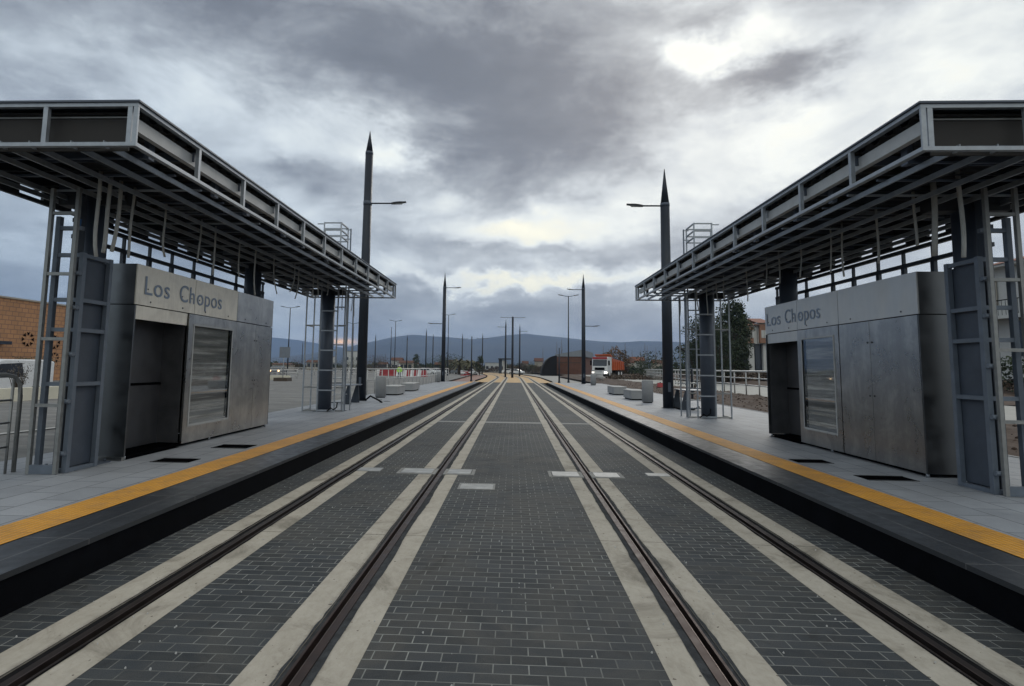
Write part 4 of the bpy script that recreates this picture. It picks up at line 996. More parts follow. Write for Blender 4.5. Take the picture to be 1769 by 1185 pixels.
# van
def van(x, y, label, L=4.9, Wd=1.85, Hh=1.75, head=-1, paint='carpaint_w', rz=0., low=False):
    """nose towards -Y before rotation"""
    t = thing('parked_van' if not low else 'parked_car', (x, y, .02), label, 'van' if not low else 'car')
    M = Matrix.Translation((x, y, .02)) @ Matrix.Rotation(rz, 4, 'Z')
    if low: prof = [(0, .3), (0, .72), (.9, .92), (1.5, 1.38), (3.1, 1.42), (3.9, .98), (4.3, .9), (4.35, .3)]
    else: prof = [(0, .3), (0, .82), (.75, 1.02), (1.5, 1.62), (1.9, Hh), (L - .35, Hh), (L, Hh - .1), (L, .3)]
    f = MB(); f.extr_x([(a, b) for a, b in prof], -Wd / 2, Wd / 2); f.xform(M); body = f.build('body', paint, t, bevel=.05)
    for s in (-1, 1):
        g_ = MB(); e = s * (Wd / 2 + .006)
        win = [(1.45, .98), (1.72, 1.55), (2.75, 1.6), (2.9, 1.0)] if not low else [(1.1, .95), (1.6, 1.32), (3.0, 1.35), (3.6, .98)]
        i = len(g_.v); g_.v += [(e, a, b) for a, b in win]; g_.f.append(tuple(range(i, i + 4))); g_.sm.append(False)
        g_.xform(M); g_.build('side_window', 'window', t)
        for a in ((.85, L - .95) if not low else (.8, 3.45)):
            q = MB(); q.tube([(s * (Wd / 2 - .2), a, .32), (s * (Wd / 2 + .01), a, .32)], .32, 18); q.xform(M); wh = q.build('wheel', 'tyre', t)
            q = MB(); q.tube([(s * (Wd / 2 + .005), a, .32), (s * (Wd / 2 + .02), a, .32)], .19, 12); q.xform(M); q.build('rim', 'plate', wh)
    g_ = MB(); a, b = ((.78, 1.06), (1.48, 1.60)) if not low else ((.95, .95), (1.45, 1.34))
    g_.quad((-Wd / 2 + .12, a[0], a[1] + .02), (Wd / 2 - .12, a[0], a[1] + .02), (Wd / 2 - .2, b[0], b[1] + .02), (-Wd / 2 + .2, b[0], b[1] + .02)); g_.xform(M); g_.build('windscreen', 'window', t)
    for s in (-1, 1):
        q = MB(); q.box(s * (Wd / 2 - .45), s * (Wd / 2 - .08), -.012, .02, .62, .78); q.xform(M); q.build('headlight', 'lamp_glass', t)
    return t
van(-21.9, 20.55, 'white van parked behind the low cream wall', L=4.5, rz=0.)
# bare shrub / tree helpers
def leaves(mb, c, rad, n, size, flat=1.0, shell=.5):
    c = Vector(c)
    for _ in range(n):
        d = Vector((random.gauss(0, 1), random.gauss(0, 1), random.gauss(0, 1))).normalized() * (shell + (1 - shell) * random.random())
        p = c + Vector((d.x * rad[0], d.y * rad[1], d.z * rad[2]))
        a = Vector((random.gauss(0, 1), random.gauss(0, 1), random.gauss(0, 1) * flat)).normalized() * size * random.uniform(.6, 1.4)
        b = a.cross(Vector((random.gauss(0, 1), random.gauss(0, 1), random.gauss(0, 1)))).normalized() * size * random.uniform(.4, .9)
        mb.quad(p - a, p - b * .8, p + a, p + b * .8)
def tree(x, y, h, w, label, kind='leaf_dark', z0=0., trunk=.25, clumps=14, per=70, lsize=None, cat='tree', name='tree', group='trees in the distance', shape='round'):
    t = thing(name, (x, y, z0), label, cat, group); tr = MB(); base = Vector((x, y, z0))
    th = h * trunk; r = h * .022
    tr.tube([base, base + Vector((0, 0, th * .6)), base + Vector((r, 0, th + h * .3))], [r * 1.4, r, r * .4], 7)
    cr_ = MB(); ls = lsize or h * .028
    for k in range(clumps):
        q = (k + .5) / clumps; a = random.uniform(0, 6.28); zz = z0 + th + (h - th) * (.12 + .80 * q)
        wr = math.sin(math.pi * min(1, .18 + q * .72)) if shape == 'round' else (1 - q * .85 if shape == 'cone' else .6)
        rr = w / 2 * wr * math.sqrt(random.random()) * .8; c = Vector((x + math.cos(a) * rr, y + math.sin(a) * rr, zz))
        cs_ = (w * .22 * random.uniform(.75, 1.3)) * (1 if shape == 'round' else .75)
        leaves(cr_, c, (cs_, cs_, cs_ * .8), per, ls)
        tr.tube([base + Vector((0, 0, th * .7)), base.lerp(c, .5) + Vector((0, 0, th * .3)), c], [r * .5, r * .3, r * .12], 4, cap=False)
    tr.build('trunk', 'bark', t); cr_.build('crown', kind, t); return t
def bare(x, y, h, label, z0=0., n=26, spread=.16, name='bare_tree', cat='tree', group='bare poplars in the distance'):
    t = thing(name, (x, y, z0), label, cat, group); tr = MB(); tw = MB(); b = Vector((x, y, z0))
    tr.tube([b, b + Vector((0, 0, h))], [h * .012, h * .002], 5)
    for k in range(n):
        q = .2 + .78 * k / n; a = random.uniform(0, 6.28); p = b + Vector((0, 0, h * q)); ln_ = h * spread * (1.1 - q)
        e = p + Vector((math.cos(a) * ln_ * .5, math.sin(a) * ln_ * .5, ln_ * 1.2)); tw.tube([p, e], [h * .003, h * .001], 3, cap=False)
        for _ in range(2):
            a2 = a + random.uniform(-1, 1); tw.tube([p.lerp(e, .5), p.lerp(e, .5) + Vector((math.cos(a2), math.sin(a2), 1.6)) * ln_ * .35], [h * .002, h * .0008], 3, cap=False)
    tr.build('trunk', 'bark_pale', t); tw.build('branches', 'bark_pale', t)
# bare shrub in front of the van
def shrub(x, y, z0, h, w, label, kind='twig', n=26, leafn=160, group=None):
    t = thing('shrub', (x, y, z0), label, 'shrub', group); st = MB(); lf_ = MB(); b = Vector((x, y, z0))
    for _ in range(n):
        a = random.uniform(0, 6.28); rr = w / 2 * random.uniform(.2, 1); e = b + Vector((math.cos(a) * rr, math.sin(a) * rr, h * random.uniform(.6, 1)))
        m_ = b.lerp(e, .55) + Vector((0, 0, h * .12)); st.tube([b, m_, e], [.018 * h, .011 * h, .003 * h], 4, cap=False)
        leaves(lf_, e, (w * .16, w * .16, h * .14), leafn // n, h * .03)
    st.build('stems', 'bark', t); lf_.build('foliage', kind, t)
shrub(-19.2, 21.2, .05, 1.5, .9, 'bare twiggy shrub in front of the white van', leafn=110, n=22)
shrub(-36.5, 41.5, .0, 1.9, 3.0, 'olive shrub at the foot of the tan brick building', 'leaf_olive', leafn=700)
shrub(-36.5, 36.5, .0, 2.2, 3.2, 'grey green hedge plant left end of the tan brick building', 'leaf_olive', leafn=700)
# sign board on block
p = on_y(492, 610, 52); t = thing('road_sign', (p.x, 52, .05), 'grey back of a square road sign on a weighted foot behind the left kiosk', 'sign')
box(p.x - .5, p.x + .5, 51.98, 52.02, 2.35, 3.35).build('board', 'sheetgrey', t); MB().tube([(p.x - .1, 52.05, .1), (p.x - .1, 52.05, 3.2)], .04, 8).build('post', 'galv', t); box(p.x - .7, p.x + .55, 51.4, 52.6, .05, .5).build('foot', 'bark', t)
# water barriers
p0 = on_y(655, 640, 92); p1 = on_y(733, 640, 86)
for k in range(14):
    q = k / 13.; c = p0.lerp(p1, q)
    if k in (7,): continue
    nm = thing('water_barrier', (c.x, c.y, .02), 'plastic road barrier, %s in the row left to right, %s' % (['first', 'second', 'third', 'fourth', 'fifth', 'sixth', 'seventh', 'x', 'eighth', 'ninth', 'tenth', 'eleventh', 'twelfth', 'last'][k], 'red' if k % 2 or 1 < k < 6 else 'white'), 'barrier', 'red and white plastic road barriers')
    f = MB(); f.prism([(c.x - .46, c.y - .28), (c.x + .46, c.y - .28), (c.x + .46, c.y + .28), (c.x - .46, c.y + .28)], .05, .45, [(c.x - .46, c.y - .16), (c.x + .46, c.y - .16), (c.x + .46, c.y + .16), (c.x - .46, c.y + .16)])
    f.prism([(c.x - .45, c.y - .12), (c.x + .45, c.y - .12), (c.x + .45, c.y + .12), (c.x - .45, c.y + .12)], .45, 1.15, [(c.x - .40, c.y - .07), (c.x + .40, c.y - .07), (c.x + .40, c.y + .07), (c.x - .40, c.y + .07)])
    f.build('shell', 'red' if k % 2 or 1 < k < 6 else 'barrier_white', nm)
    MB().tube([(c.x, c.y, 1.15), (c.x, c.y, 1.2)], .08, 8).build('filler_cap', 'void', nm)
# person in hi-vis
def person(x, y, z0, label):
    t = thing('person', (x, y, z0), label, 'person')
    me = bpy.data.meshes.new('body'); V = [(0, 0, .95), (0, 0, 1.2), (0, 0, 1.42), (0, -.01, 1.52), (0, -.02, 1.68), (.1, 0, .9), (.13, -.02, .5), (.14, .02, .06), (.14, -.14, .03), (-.1, 0, .9), (-.15, .05, .5), (-.16, .09, .06), (-.16, -.06, .03),
         (.2, 0, 1.40), (.27, .02, 1.12), (.25, -.12, .88), (-.2, 0, 1.40), (-.28, .02, 1.12), (-.22, -.14, .9)]
    E = [(0, 1), (1, 2), (2, 3), (3, 4), (0, 5), (5, 6), (6, 7), (7, 8), (0, 9), (9, 10), (10, 11), (11, 12), (2, 13), (13, 14), (14, 15), (2, 16), (16, 17), (17, 18)]
    me.from_pydata(V, E, []); o = bpy.data.objects.new('body', me); COL.objects.link(o)
    o.modifiers.new('s', 'SKIN'); o.modifiers.new('u', 'SUBSURF').levels = 1
    rad = [.15, .14, .15, .065, .105, .095, .065, .045, .04, .095, .065, .045, .04, .07, .05, .035, .07, .05, .035]
    for v, r in zip(me.skin_vertices[0].data, rad): v.radius = (r, r * .85)
    me.skin_vertices[0].data[0].use_root = True
    bpy.context.view_layer.update()
    me2 = bpy.data.meshes.new_from_object(o.evaluated_get(bpy.context.evaluated_depsgraph_get())); bpy.data.objects.remove(o)
    for n_ in ('skin', 'trouser'): me2.materials.append(MATS[n_])
    for p_ in me2.polygons: p_.use_smooth = True; p_.material_index = 1 if p_.center.z < .98 else 0
    o = bpy.data.objects.new('body', me2); COL.objects.link(o); o.parent = t
    j = MB(); n = 14; prev = None
    for z, a, b in ((.86, .21, .15), (1.0, .205, .15), (1.2, .215, .155), (1.38, .235, .15), (1.46, .15, .10)):
        ring = [(x + a * math.cos(6.283 * k / n), y + b * math.sin(6.283 * k / n), z0 + z) for k in range(n)]
        if prev:
            for k in range(n): j.quad(prev[k], prev[(k + 1) % n], ring[(k + 1) % n], ring[k], True)
        prev = ring
    j.tube([(x + .2, y, z0 + 1.4), (x + .275, y + .02, z0 + 1.12), (x + .255, y - .10, z0 + .93)], [.08, .065, .055], 8); j.tube([(x - .2, y, z0 + 1.4), (x - .285, y + .02, z0 + 1.12), (x - .235, y - .11, z0 + .95)], [.08, .065, .055], 8)
    j.build('hi_vis_jacket', 'hiviz', t)
    MB().tube([(x, y - .02, z0 + 1.66), (x, y - .02, z0 + 1.74), (x, y - .02, z0 + 1.80)], [.125, .115, .05], 12).build('helmet', 'barrier_white', t)
pp = on_y(690, 640, 70); person(pp.x, 70, .1, 'standing worker in a bright yellow green hi vis jacket and white helmet by the barriers')

# ================================================================ TOWN SKYLINE
def house(px0, px1, ytop, Y, label, wm='white', rm='terracotta', gable=True, depth=None, nw=3, zb=0.):
    a = on_y(px0, ytop, Y); b = on_y(px1, ytop, Y); w_ = b.x - a.x; h = max(2.2, a.z); d = depth or w_ * .8
    t = thing('house', ((a.x + b.x) / 2, Y + d / 2, zb), label, 'house', 'houses in the distance')
    box(a.x, b.x, Y, Y + d, zb, h * .8 if gable else h).build('wall', wm, t)
    if gable:
        f = MB(); f.extr_x([(Y - .3, h * .78), (Y + d / 2, h), (Y + d + .3, h * .78), (Y + d + .3, h * .81), (Y + d / 2, h * 1.03), (Y - .3, h * .81)], a.x - .3, b.x + .3); f.build('roof', rm, t)
    else: box(a.x - .15, b.x + .15, Y - .15, Y + d + .15, h, h + .25).build('roof', rm, t)
    fl = max(1, int(h * .8 / 3))
    for f_ in range(fl):
        for k in range(nw):
            xc = a.x + w_ * (k + .5) / nw; zz = zb + 1.1 + f_ * 2.9
            if zz + 1.2 < h * .8: 
                box(xc - .5, xc + .5, Y - .04, Y + .02, zz, zz + 1.2).build('window', 'window', t)
    return t
house(470, 500, 628, 170, 'pale low house behind the road sign, right of the left kiosk', 'cream')
house(530, 552, 622, 190, 'cream house glimpsed through the left lattice tower', 'cream')
house(596, 622, 607, 230, 'large pale grey house left of the tall left mast', 'white', 'roof_grey', False)
house(655, 668, 626, 210, 'small white house above the left part of the barriers', 'white')
house(676, 694, 618, 240, 'white house with a brown roof above the hi vis worker', 'white')
house(690, 712, 623, 180, 'low cream house right of the hi vis worker', 'cream')
house(714, 722, 626, 230, 'tiny white house right of the middle barriers', 'white')
house(752, 764, 626, 160, 'white house left of the left two lamp mast', 'white')
house(776, 790, 622, 200, 'pale house hidden among trees behind the left two lamp mast', 'cream')
house(790, 806, 624, 150, 'white house behind the palm trees', 'white', nw=4)
house(806, 826, 626, 165, 'cream house between the palms and the cypress', 'cream')
house(838, 862, 627, 235, 'long white flat roofed building behind the middle of the crossing', 'white', 'roof_grey', False)
house(862, 873, 623, 235, 'white block beside the dark shelter', 'white', 'roof_grey', False, nw=1)
house(903, 912, 624, 220, 'small cream house right of the crossing masts', 'cream')
house(924, 938, 619, 240, 'two storey pale house left of the dark net tunnel', 'cream')
house(1081, 1096, 620, 150, 'cream house right of the orange truck', 'cream')
house(1092, 1112, 617, 170, 'second cream house behind the rail right of the orange truck', 'white', 'rooftile')
house(1128, 1146, 622, 190, 'pale house left of the right mast', 'cream')
house(560, 575, 616, 260, 'far white block glimpsed between the posts of the left lattice tower', 'white', 'roof_grey', False, nw=2)
# dark shelter with flat roof on the crossing
a = on_y(866, 640, 170); t = thing('tram_shelter', (a.x, 170, 0), 'small dark flat roofed shelter left of the middle masts', 'shelter')
rz = on_y(866, 619, 170).z; x0 = on_y(861, 619, 170).x; x1 = on_y(883, 619, 170).x
box(x0, x1, 168.5, 172, rz - .35, rz).build('roof', 'col_dark', t); box(a.x - .8, a.x + .2, 169.9, 170.4, 0, rz - .35).build('pillar', 'col_dark', t); box(a.x + .5, a.x + 1.6, 169.9, 170.1, .1, rz - .8).build('panel', 'white', t)
# palms
def palm(px, top, Y, label):
    b = on_y(px, 640, Y); b.z = 0; tz = on_y(px, top, Y).z; t = thing('palm_tree', (b.x, Y, 0), label, 'palm tree', 'palms in the distance')
    th = tz * .62; MB().tube([(b.x, Y, 0), (b.x, Y, th)], [.32, .26], 8).build('trunk', 'bark', t)
    f = MB(); R_ = tz * .36
    for k in range(34):
        a = random.uniform(0, 6.28); e = random.uniform(-.5, 1.2); pts = []
        for j in range(6):
            q = j / 5.; rr = R_ * q * math.cos(e * .6); pts.append(Vector((b.x + math.cos(a) * rr, Y + math.sin(a) * rr, th + R_ * (q * math.sin(e) * 1.1 - q * q * .55))))
        side = Vector((-math.sin(a), math.cos(a), 0))
        for j in range(5):
            p_, q_ = pts[j], pts[j + 1]; 
            for sgn in (-1, 1): f.quad(p_, q_, q_ + side * sgn * .22 - Vector((0, 0, .22)), p_ + side * sgn * .26 - Vector((0, 0, .25)))
    f.build('fronds', 'leaf_olive', t)
palm(793, 611, 118, 'left palm tree beside the far two lamp mast'); palm(810, 613, 112, 'right palm tree beside the short platform end post')
SK = [(829, 614, 120, 'cone', 'leaf_dark', 4, 'dark pointed cypress right of the palms'), (719, 611, 190, 'cone', 'leaf_dark', 5, 'pointed dark conifer behind the barriers'),
      (764, 616, 150, 'round', 'leaf_mid', 9, 'green tree left of the left two lamp mast'), (778, 613, 130, 'round', 'leaf_dark', 7, 'dark tree just right of the left two lamp mast'), (783, 622, 140, 'round', 'leaf_brown', 6, 'brown bush left of the palms'),
      (820, 626, 130, 'round', 'leaf_brown', 6, 'brown bush between the palms and cypress'), (890, 627, 220, 'round', 'leaf_dark', 12, 'dark trees patch right of the middle mast'), (905, 630, 215, 'round', 'leaf_brown', 10, 'brown bush right of the middle masts'),
      (920, 626, 200, 'round', 'leaf_mid', 10, 'olive bush left of the net tunnel'), (940, 627, 150, 'round', 'leaf_brown', 7, 'brown bush touching the net tunnel'),
      (640, 618, 160, 'round', 'leaf_brown', 10, 'brown tree clump above the left litter bin'), (662, 617, 200, 'round', 'leaf_brown', 12, 'brown tree above the barriers left end'), (622, 622, 140, 'round', 'leaf_olive', 9, 'olive tree beside the tall left mast'), (600, 622, 140, 'round', 'leaf_olive', 9, 'olive tree seen through the lattice tower'),
      (556, 622, 150, 'round', 'leaf_dark', 10, 'dark tree between the lattice posts'), (511, 622, 130, 'round', 'leaf_brown', 8, 'brown tree right of the road sign'), (478, 624, 150, 'round', 'leaf_dark', 9, 'dark tree at the edge of the left kiosk'),
      (706, 624, 170, 'round', 'leaf_dark', 10, 'dark bush behind the right barriers'), (742, 624, 170, 'round', 'leaf_dark', 10, 'dark bush between two far masts'), (852, 634, 215, 'round', 'leaf_brown', 7, 'low brown bush in front of the long white building'),
      (1061, 601, 110, 'round', 'leaf_autumn', 5.5, 'autumn coloured tree above the orange truck'), (1077, 605, 112, 'round', 'leaf_brown', 4, 'brown slim tree right of the truck'), (1125, 611, 80, 'round', 'leaf_dark', 5.2, 'round dark bush left of the right mast'), (1106, 622, 90, 'round', 'leaf_dark', 3.5, 'small dark bush left of the round bush'),
      (1178, 606, 80, 'round', 'leaf_dark', 6.5, 'dark bush right of the right mast'), (1208, 548, 58, 'round', 'leaf_dark', 4.5, 'tall dark tree behind the right lattice tower'), (1256, 517, 60, 'round', 'leaf_dark', 5.0, 'tall dense dark tree left of the orange houses'),
      (1274, 545, 64, 'round', 'leaf_dark', 3.2, 'dark tree touching the orange houses'), (1238, 560, 56, 'round', 'leaf_dark', 4.0, 'lower dark tree right of the lattice tower'), (974, 612, 150, 'round', 'leaf_dark', 3, 'tiny tree behind the brick warehouse roof')]
for px, top, Y, shp, kind, wd, lab in SK:
    p = on_y(px, top, Y); big = Y < 70
    tree(p.x, Y, p.z, wd, lab, kind, 0., .12 if not shp == 'cone' else .08, 34 if big else 14, 260 if big else 80, p.z * (.014 if big else .03), shape=shp)
for px, top, Y, lab in ((962, 590, 150, 'bare poplar left of the warehouse roof'), (970, 586, 160, 'tallest bare poplar above the warehouse'), (938, 600, 200, 'bare poplar above the net tunnel'), (1042, 596, 160, 'bare poplar above the truck cab'), (1080, 592, 150, 'bare poplar right of the autumn tree'), (1092, 604, 150, 'short bare poplar over the cream houses'), (1114, 592, 150, 'bare poplar over the dark bush, left one'), (1118, 596, 150, 'bare poplar over the dark bush, right one'), (1133, 600, 160, 'bare poplar beside the right mast'), (590, 612, 170, 'bare tree behind the lattice tower'), (1107, 603, 170, 'thin bare poplar between taller ones right of the truck')):
    p = on_y(px, top, Y); bare(p.x, Y, p.z, lab)
# hedgerow and wood masses
def mass(px0, px1, top, Y, n, kind, label, size=.5, name='far_wood'):
    mb = MB(); a = on_y(px0, top, Y); b = on_y(px1, top, Y)
    for _ in range(n):
        q = random.random(); x = a.x + (b.x - a.x) * q; hh = (a.z + (b.z - a.z) * q) * (.55 + .45 * mn.noise((x * .12, 0, 5)) + .25 * mn.noise((x * .5, 0, 9)))
        p = (x, Y + random.uniform(-2, 2), hh * random.random() ** .6); leaves(mb, p, (size, size, size * .5), 3, size * .45)
    tag(mb.build(name, kind), label, 'wood', kind='stuff')
mass(470, 960, 624, 260, 2600, 'leaf_dark', 'distant belt of dark trees behind the town houses', 1.3)
mass(620, 870, 630, 230, 2000, 'leaf_brown', 'low brown scrub line behind the barriers', .6, 'scrub')
mass(880, 960, 624, 205, 1100, 'leaf_brown', 'brown thicket between crossing and warehouse', .6, 'scrub')
mass(1060, 1420, 623, 130, 1800, 'leaf_dark', 'dark hedge behind the right railing', .8, 'hedge')
mass(1050, 1330, 642, 70, 1800, 'leaf_brown', 'low dry scrub beyond the right railing', .35, 'scrub')
mass(1225, 1420, 626, 58, 2600, 'leaf_brown', 'dry brown bank below the orange houses', .5, 'scrub')
mass(-100, 480, 622, 210, 1500, 'leaf_dark', 'far tree belt beyond the lot on the left', 1.3)
# brick warehouse with grey monopitch roof and net tunnel
Y = 140; a = on_y(960, 615, Y); b = on_y(1004, 604, Y); c = on_y(1018, 607, Y + 12)
t = thing('brick_warehouse', ((a.x + b.x) / 2, Y, 0), 'brown brick warehouse with a sloping grey roof left of the right two lamp mast', 'warehouse')
f = MB(); f.prism([(a.x, Y), (b.x, Y), (c.x + 1.0, Y + 14), (a.x + 2, Y + 14)], 0, a.z - .1); f.build('wall', 'brick_wh', t)
f = MB(); i = len(f.v)
tz = b.z
f.v += [(a.x - .2, Y - .2, a.z - .1), (b.x + .3, Y - .2, a.z - .1), (b.x + .3, Y - .2, tz), (a.x - .2, Y - .2, a.z + .35), (a.x + 2, Y + 14, a.z - .1), (c.x + 1.3, Y + 14, a.z - .1), (c.x + 1.3, Y + 14, tz - .4), (a.x + 2, Y + 14, a.z + .3)]
for q in ((0, 1, 2, 3), (4, 7, 6, 5), (1, 5, 6, 2), (0, 3, 7, 4), (3, 2, 6, 7)): f.f.append(tuple(q)); f.sm.append(False)
f.build('roof', 'roof_grey', t)
box(a.x + .1, b.x - .1, Y - .06, Y + .0, 3.1, 3.25).build('ledge', 'bark', t)
t = thing('net_tunnel', (a.x - 2.2, Y - 6, 0), 'black rounded net tunnel against the brick warehouse', 'shed')
f = MB(); cx = on_y(962, 640, Y - 10).x; rr = on_y(962, 640, Y - 10).x - on_y(936, 640, Y - 10).x; hz = on_y(955, 614, Y - 10).z; n = 12
pts_ = [(cx - rr * math.sin(math.pi / 2 * k / n) if False else cx - rr * math.cos(math.pi / 2 * k / n), hz * math.sin(math.pi / 2 * k / n)) for k in range(n + 1)] + [(cx, 0)]
i = len(f.v); f.v += [(x_, Y - 10, z_) for x_, z_ in pts_] + [(x_, Y - 1, z_) for x_, z_ in pts_]; m_ = len(pts_)
f.f.append(tuple(range(m_))); f.f.append(tuple(range(m_, 2 * m_))[::-1]); f.sm += [False, False]
for k in range(m_): f.f.append((k, (k + 1) % m_, m_ + (k + 1) % m_, m_ + k)); f.sm.append(True)
f.build('cover', 'net', t)
# tipper truck
def truck():
    p = on_y(1036, 640, 84); rz = R(-38); base = Vector((p.x, 84, .55)); M = Matrix.Translation(base) @ Matrix.Rotation(rz * .75, 4, 'Z')
    t = thing('tipper_truck', base, 'orange tipper truck with white cab and headlights on behind the right railing', 'truck')
    def add(nm, mb, m, par=None, bev=0.): return mb.xform(M).build(nm, m, par or t, bevel=bev)
    cab = MB().extr_x([(0, .55), (-.02, 1.5), (.22, 2.75), (.4, 2.95), (1.9, 2.95), (1.9, .55)], -1.2, 1.2); cb = add('cab', cab, 'truck_white', None, .05)
    add('windscreen', MB().extr_x([(-.04, 1.62), (.16, 2.5), (.18, 2.5), (0, 1.6)], -1.08, 1.08), 'window', cb)
    add('sun_visor', MB().box(-1.1, 1.1, -.02, .12, 2.62, 2.92), 'red', cb)
    add('grille', MB().extr_x([(-.06, 1.0), (-.06, 1.38), (0, 1.38), (0, 1.0)], -.75, .75), 'void', cb)
    add('bumper', MB().box(-1.22, 1.22, -.14, .1, .42, .80), 'truck_white', cb)
    for s in (-1, 1): 
        add('headlight', MB().box(s * .78, s * 1.15, -.17, -.135, .55, .76), 'headlight', cb)
        add('mirror', MB().box(s * 1.28, s * 1.5, .05, .15, 1.7, 2.4), 'void', cb)
    add('chassis', MB().box(-.5, .5, 1.9, 7.6, .6, .95), 'tyre')
    bd = MB().extr_x([(2.1, 1.0), (2.05, 3.1), (1.3, 3.35), (1.3, 3.25), (2.2, 2.75), (7.6, 2.35), (7.9, 1.1)], -1.22, 1.22); tb = add('tipper_body', bd, 'truck_orange')
    for k in range(6):
        for s in (-1, 1): add('body_rib', MB().box(s * 1.22, s * 1.30, 2.5 + k * .95, 2.6 + k * .95, 1.0, 2.3), 'truck_orange', tb)
    for s in (-1, 1):
        for yy in (.9, 5.1, 6.4):
            w_ = add('wheel', MB().tube([(s * .85, yy, .5), (s * 1.2, yy, .5)], .5, 20), 'tyre'); add('rim', MB().tube([(s * 1.19, yy, .5), (s * 1.215, yy, .5)], .28, 14), 'truck_white', w_)
truck()
# cars seen far off
def car_px(px, Y, label, paint, rz=0., lights=None):
    p = on_y(px, 640, Y); t = van(p.x, Y, label, rz=rz, low=True, paint=paint)
    if lights:
        M = Matrix.Translation((p.x, Y, .02)) @ Matrix.Rotation(rz, 4, 'Z')
        for s in (-1, 1): MB().box(s * .55, s * .8, -.03, -.015, .6, .78).xform(M).build('headlight', lights, t)
    return t
car_px(474, 92, 'car with warm headlights on, right of the left kiosk', 'carpaint_g', .15, 'headlight_warm')
car_px(905, 150, 'white car beyond the crossing, right of the middle masts', 'carpaint_w', 1.2)
car_px(893, 165, 'pale car farther along behind the middle masts', 'carpaint_w', 1.4)
car_px(775, 130, 'white car behind the left two lamp mast', 'carpaint_w', 1.5)
car_px(828, 125, 'pale car parked below the cypress', 'carpaint_w', 1.5)
car_px(812, 128, 'dark car parked below the palms', 'carpaint_g', 1.5)
car_px(755, 118, 'white car left of the left two lamp mast', 'carpaint_w', 1.5)
p = on_y(1141, 655, 40); t = thing('water_barrier', (p.x, 40, .5), 'single low red plastic barrier on the path behind the right mast', 'barrier')
f = MB(); f.prism([(p.x - .2, 39.9), (p.x + .2, 39.9), (p.x + .2, 40.3), (p.x - .2, 40.3)], .5, .8, [(p.x - .18, 40), (p.x + .18, 40), (p.x + .18, 40.15), (p.x - .18, 40.15)]); f.build('shell', 'red', t); MB().tube([(p.x, 40.07, .8), (p.x, 40.07, .84)], .05, 8).build('filler_cap', 'void', t)
car_px(1303, 110, 'white car half hidden in the scrub below the orange houses', 'carpaint_w', .3)
# red blur of barriers near platform end: small portable red fence
for k, (px, Y) in enumerate(((805, 98), (800, 92), (810, 104))):
    p = on_y(px, 650, Y); t = thing('works_fence', (p.x, Y, .03), ['middle', 'left', 'right'][k] + ' small red and white works fence at the end of the left platform', 'barrier', 'works fences')
    f = MB(); f.tube([(p.x - .4, Y, .05), (p.x - .4, Y, 1.0), (p.x + .4, Y, 1.0), (p.x + .4, Y, .05)], .03, 6); f.build('frame', 'red', t)
    f = MB(); f.box(p.x - .37, p.x + .37, Y - .015, Y + .015, .7, .9); f.build('board', 'barrier_white' if k else 'red', t)
    f = MB(); f.box(p.x - .37, p.x + .37, Y - .015, Y + .015, .35, .5); f.build('board', 'red', t)
# orange terraced houses on the right
for k, (px0, px1, top) in enumerate(((1283, 1302, 562), (1303, 1326, 558))):
    Y = 92; a = on_y(px0, top, Y); b = on_y(px1, top, Y); zb = on_y(px0, 592, Y).z
    t = thing('terraced_house', ((a.x + b.x) / 2, Y, 0), ['left', 'right'][k] + ' orange and white terraced house above the dry bank', 'house', 'orange terraced houses')
    box(a.x, b.x, Y, Y + 7, 0, zb - .2).build('lower_wall', 'window', t)
    box(a.x, b.x, Y - 1.1, Y + 7, zb - .2, a.z).build('wall', 'white', t)
    m1 = a.x + (b.x - a.x) * .08; m2 = a.x + (b.x - a.x) * .60
    box(m1, m2, Y - 1.5, Y - 1.1, zb - .1, a.z - .3).build('bay_wall', 'orange_wall', t)
    for j in range(2):
        xx = m1 + .25 + j * (m2 - m1 - .3) / 2; box(xx, xx + .45, Y - 1.54, Y - 1.48, zb + .7, zb + 1.9).build('window', 'white', t)
    f = MB(); f.extr_x([(Y - 1.8, a.z - .1), (Y + 3, a.z + 1.0), (Y + 8, a.z - .1), (Y + 3, a.z + .8)], a.x - .2, b.x + .2); f.build('roof', 'rooftile', t)
    box(b.x - 1.1, b.x - .3, Y - .6, Y - .02, .0, zb - .2).build('pillar', 'white', t)
# white house with red tiled roof at the right edge
t = thing('tiled_house', (31, 34, .6), 'white house with red tiled roof and dark balcony at the right edge', 'house')
box(30, 42, 22, 38.5, .6, 8.2).build('wall', 'white', t)
f = MB(); i = 0; f.v += [(29.2, 21, 8.35), (29.2, 39.3, 8.35), (36, 34, 10.2), (36, 26, 10.2), (43, 21, 8.35), (43, 39.3, 8.35)]
for q in ((0, 1, 2, 3), (1, 5, 2), (5, 4, 3, 2), (4, 0, 3), (0, 4, 5, 1)): f.f.append(tuple(q)); f.sm.append(False)
f.build('roof', 'rooftile', t); box(29.3, 43, 21.1, 39.2, 8.2, 8.345).build('eaves', 'white', t)
for yy, zz, w_, h_ in ((36.2, 6.0, 1.0, 1.5), (33.0, 6.0, 1.1, 1.5), (36.6, 2.8, 1.4, 2.1), (33.6, 2.8, 1.4, 2.1)):
    q = box(29.94, 30.02, yy, yy + w_, zz, zz + h_).build('window', 'window', t)
    fr = MB(); fr.box(29.9, 29.939, yy - .08, yy, zz - .05, zz + h_ + .05); fr.box(29.9, 29.939, yy + w_, yy + w_ + .08, zz - .05, zz + h_ + .05); fr.box(29.88, 29.94, yy + w_ / 2 - .03, yy + w_ / 2 + .03, zz, zz + h_); fr.build('frame', 'cream', q)
box(28.9, 30, 30, 38, 5.0, 5.2).build('balcony_slab', 'white', t)
bb = MB(); 
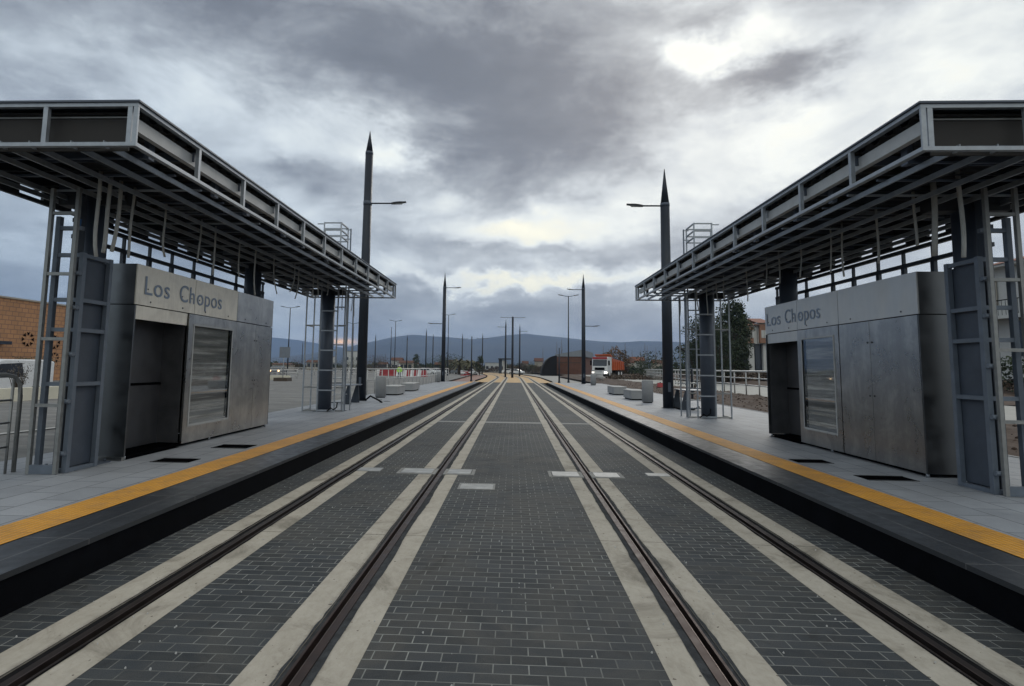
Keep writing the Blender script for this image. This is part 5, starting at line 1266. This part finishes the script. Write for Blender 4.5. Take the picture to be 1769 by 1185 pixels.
for k in range(30): bb.tube([(28.95, 30.1 + k * .27, 5.2), (28.95, 30.1 + k * .27, 6.1)], .015, 4)
bb.tube([(28.95, 30, 6.1), (28.95, 38, 6.1)], .03, 6); bb.build('balcony_rail', 'void', t)
box(28.9, 30, 30, 38.0, .6, 1.4).build('low_wall', 'window', t)
def hedge(x0, y0, x1, y1, h, label, kind='leaf_dark', n=1500):
    t = thing('garden_hedge', (x0, y0, .7), label, 'hedge'); mb = MB()
    for _ in range(n):
        q = random.random(); p = (x0 + (x1 - x0) * q + random.uniform(-.5, .5), y0 + (y1 - y0) * q, .6 + h * random.random() ** .7 * (.8 + .4 * mn.noise((q * 14, 2, 3)))); leaves(mb, p, (.25, .25, .2), 4, .09)
    mb.build('foliage', kind, t)
hedge(23.5, 18, 23.5, 40, 2.1, 'dark garden hedge in front of the white tiled house')
hedge(21.5, 17, 27, 48, 1.0, 'low dry hedge behind the right frame', 'leaf_brown', 1200)
shrub(8.95, 29, .4, 1.1, 1.2, 'small dry plant on the soil strip behind the right bench', 'leaf_brown', 14, 200)
# stones on the soil strip
sm = MB()
for _ in range(900):
    x = random.uniform(8.7, 11.2); y = random.uniform(4, 50); r = random.uniform(.01, .05); z = soilz(x, y)
    sm.tube([(x, y, z - r * .3), (x + r * .2, y, z + r * .3), (x, y + r * .1, z + r * .7)], [r * .8, r, r * .4], 5, sm=False)
tag(sm.build('stones', 'soil'), 'clods and stones on the brown soil strip', 'stones', kind='stuff')

# ================================================================ HAZE
hz_ = MB().box(-20000, 20000, -300, 8000, -1.3, 500)
m = bpy.data.materials.new('haze'); m.use_nodes = True; nt = m.node_tree; nt.nodes.clear()
pv = nt.nodes.new('ShaderNodeVolumePrincipled'); pv.inputs['Color'].default_value = (.40, .60, 1, 1); pv.inputs['Density'].default_value = .000145; pv.inputs['Anisotropy'].default_value = .0
om = nt.nodes.new('ShaderNodeOutputMaterial'); nt.links.new(pv.outputs[0], om.inputs['Volume']); MATS['haze'] = m
HAZE = True
if HAZE:
    ho = hz_.build('haze', 'haze'); ho['kind'] = 'stuff'; ho['label'] = 'thin blue air haze over the far hills'; ho['category'] = 'haze'
for o in bpy.data.objects:
    if '_w' in o: del o['_w']
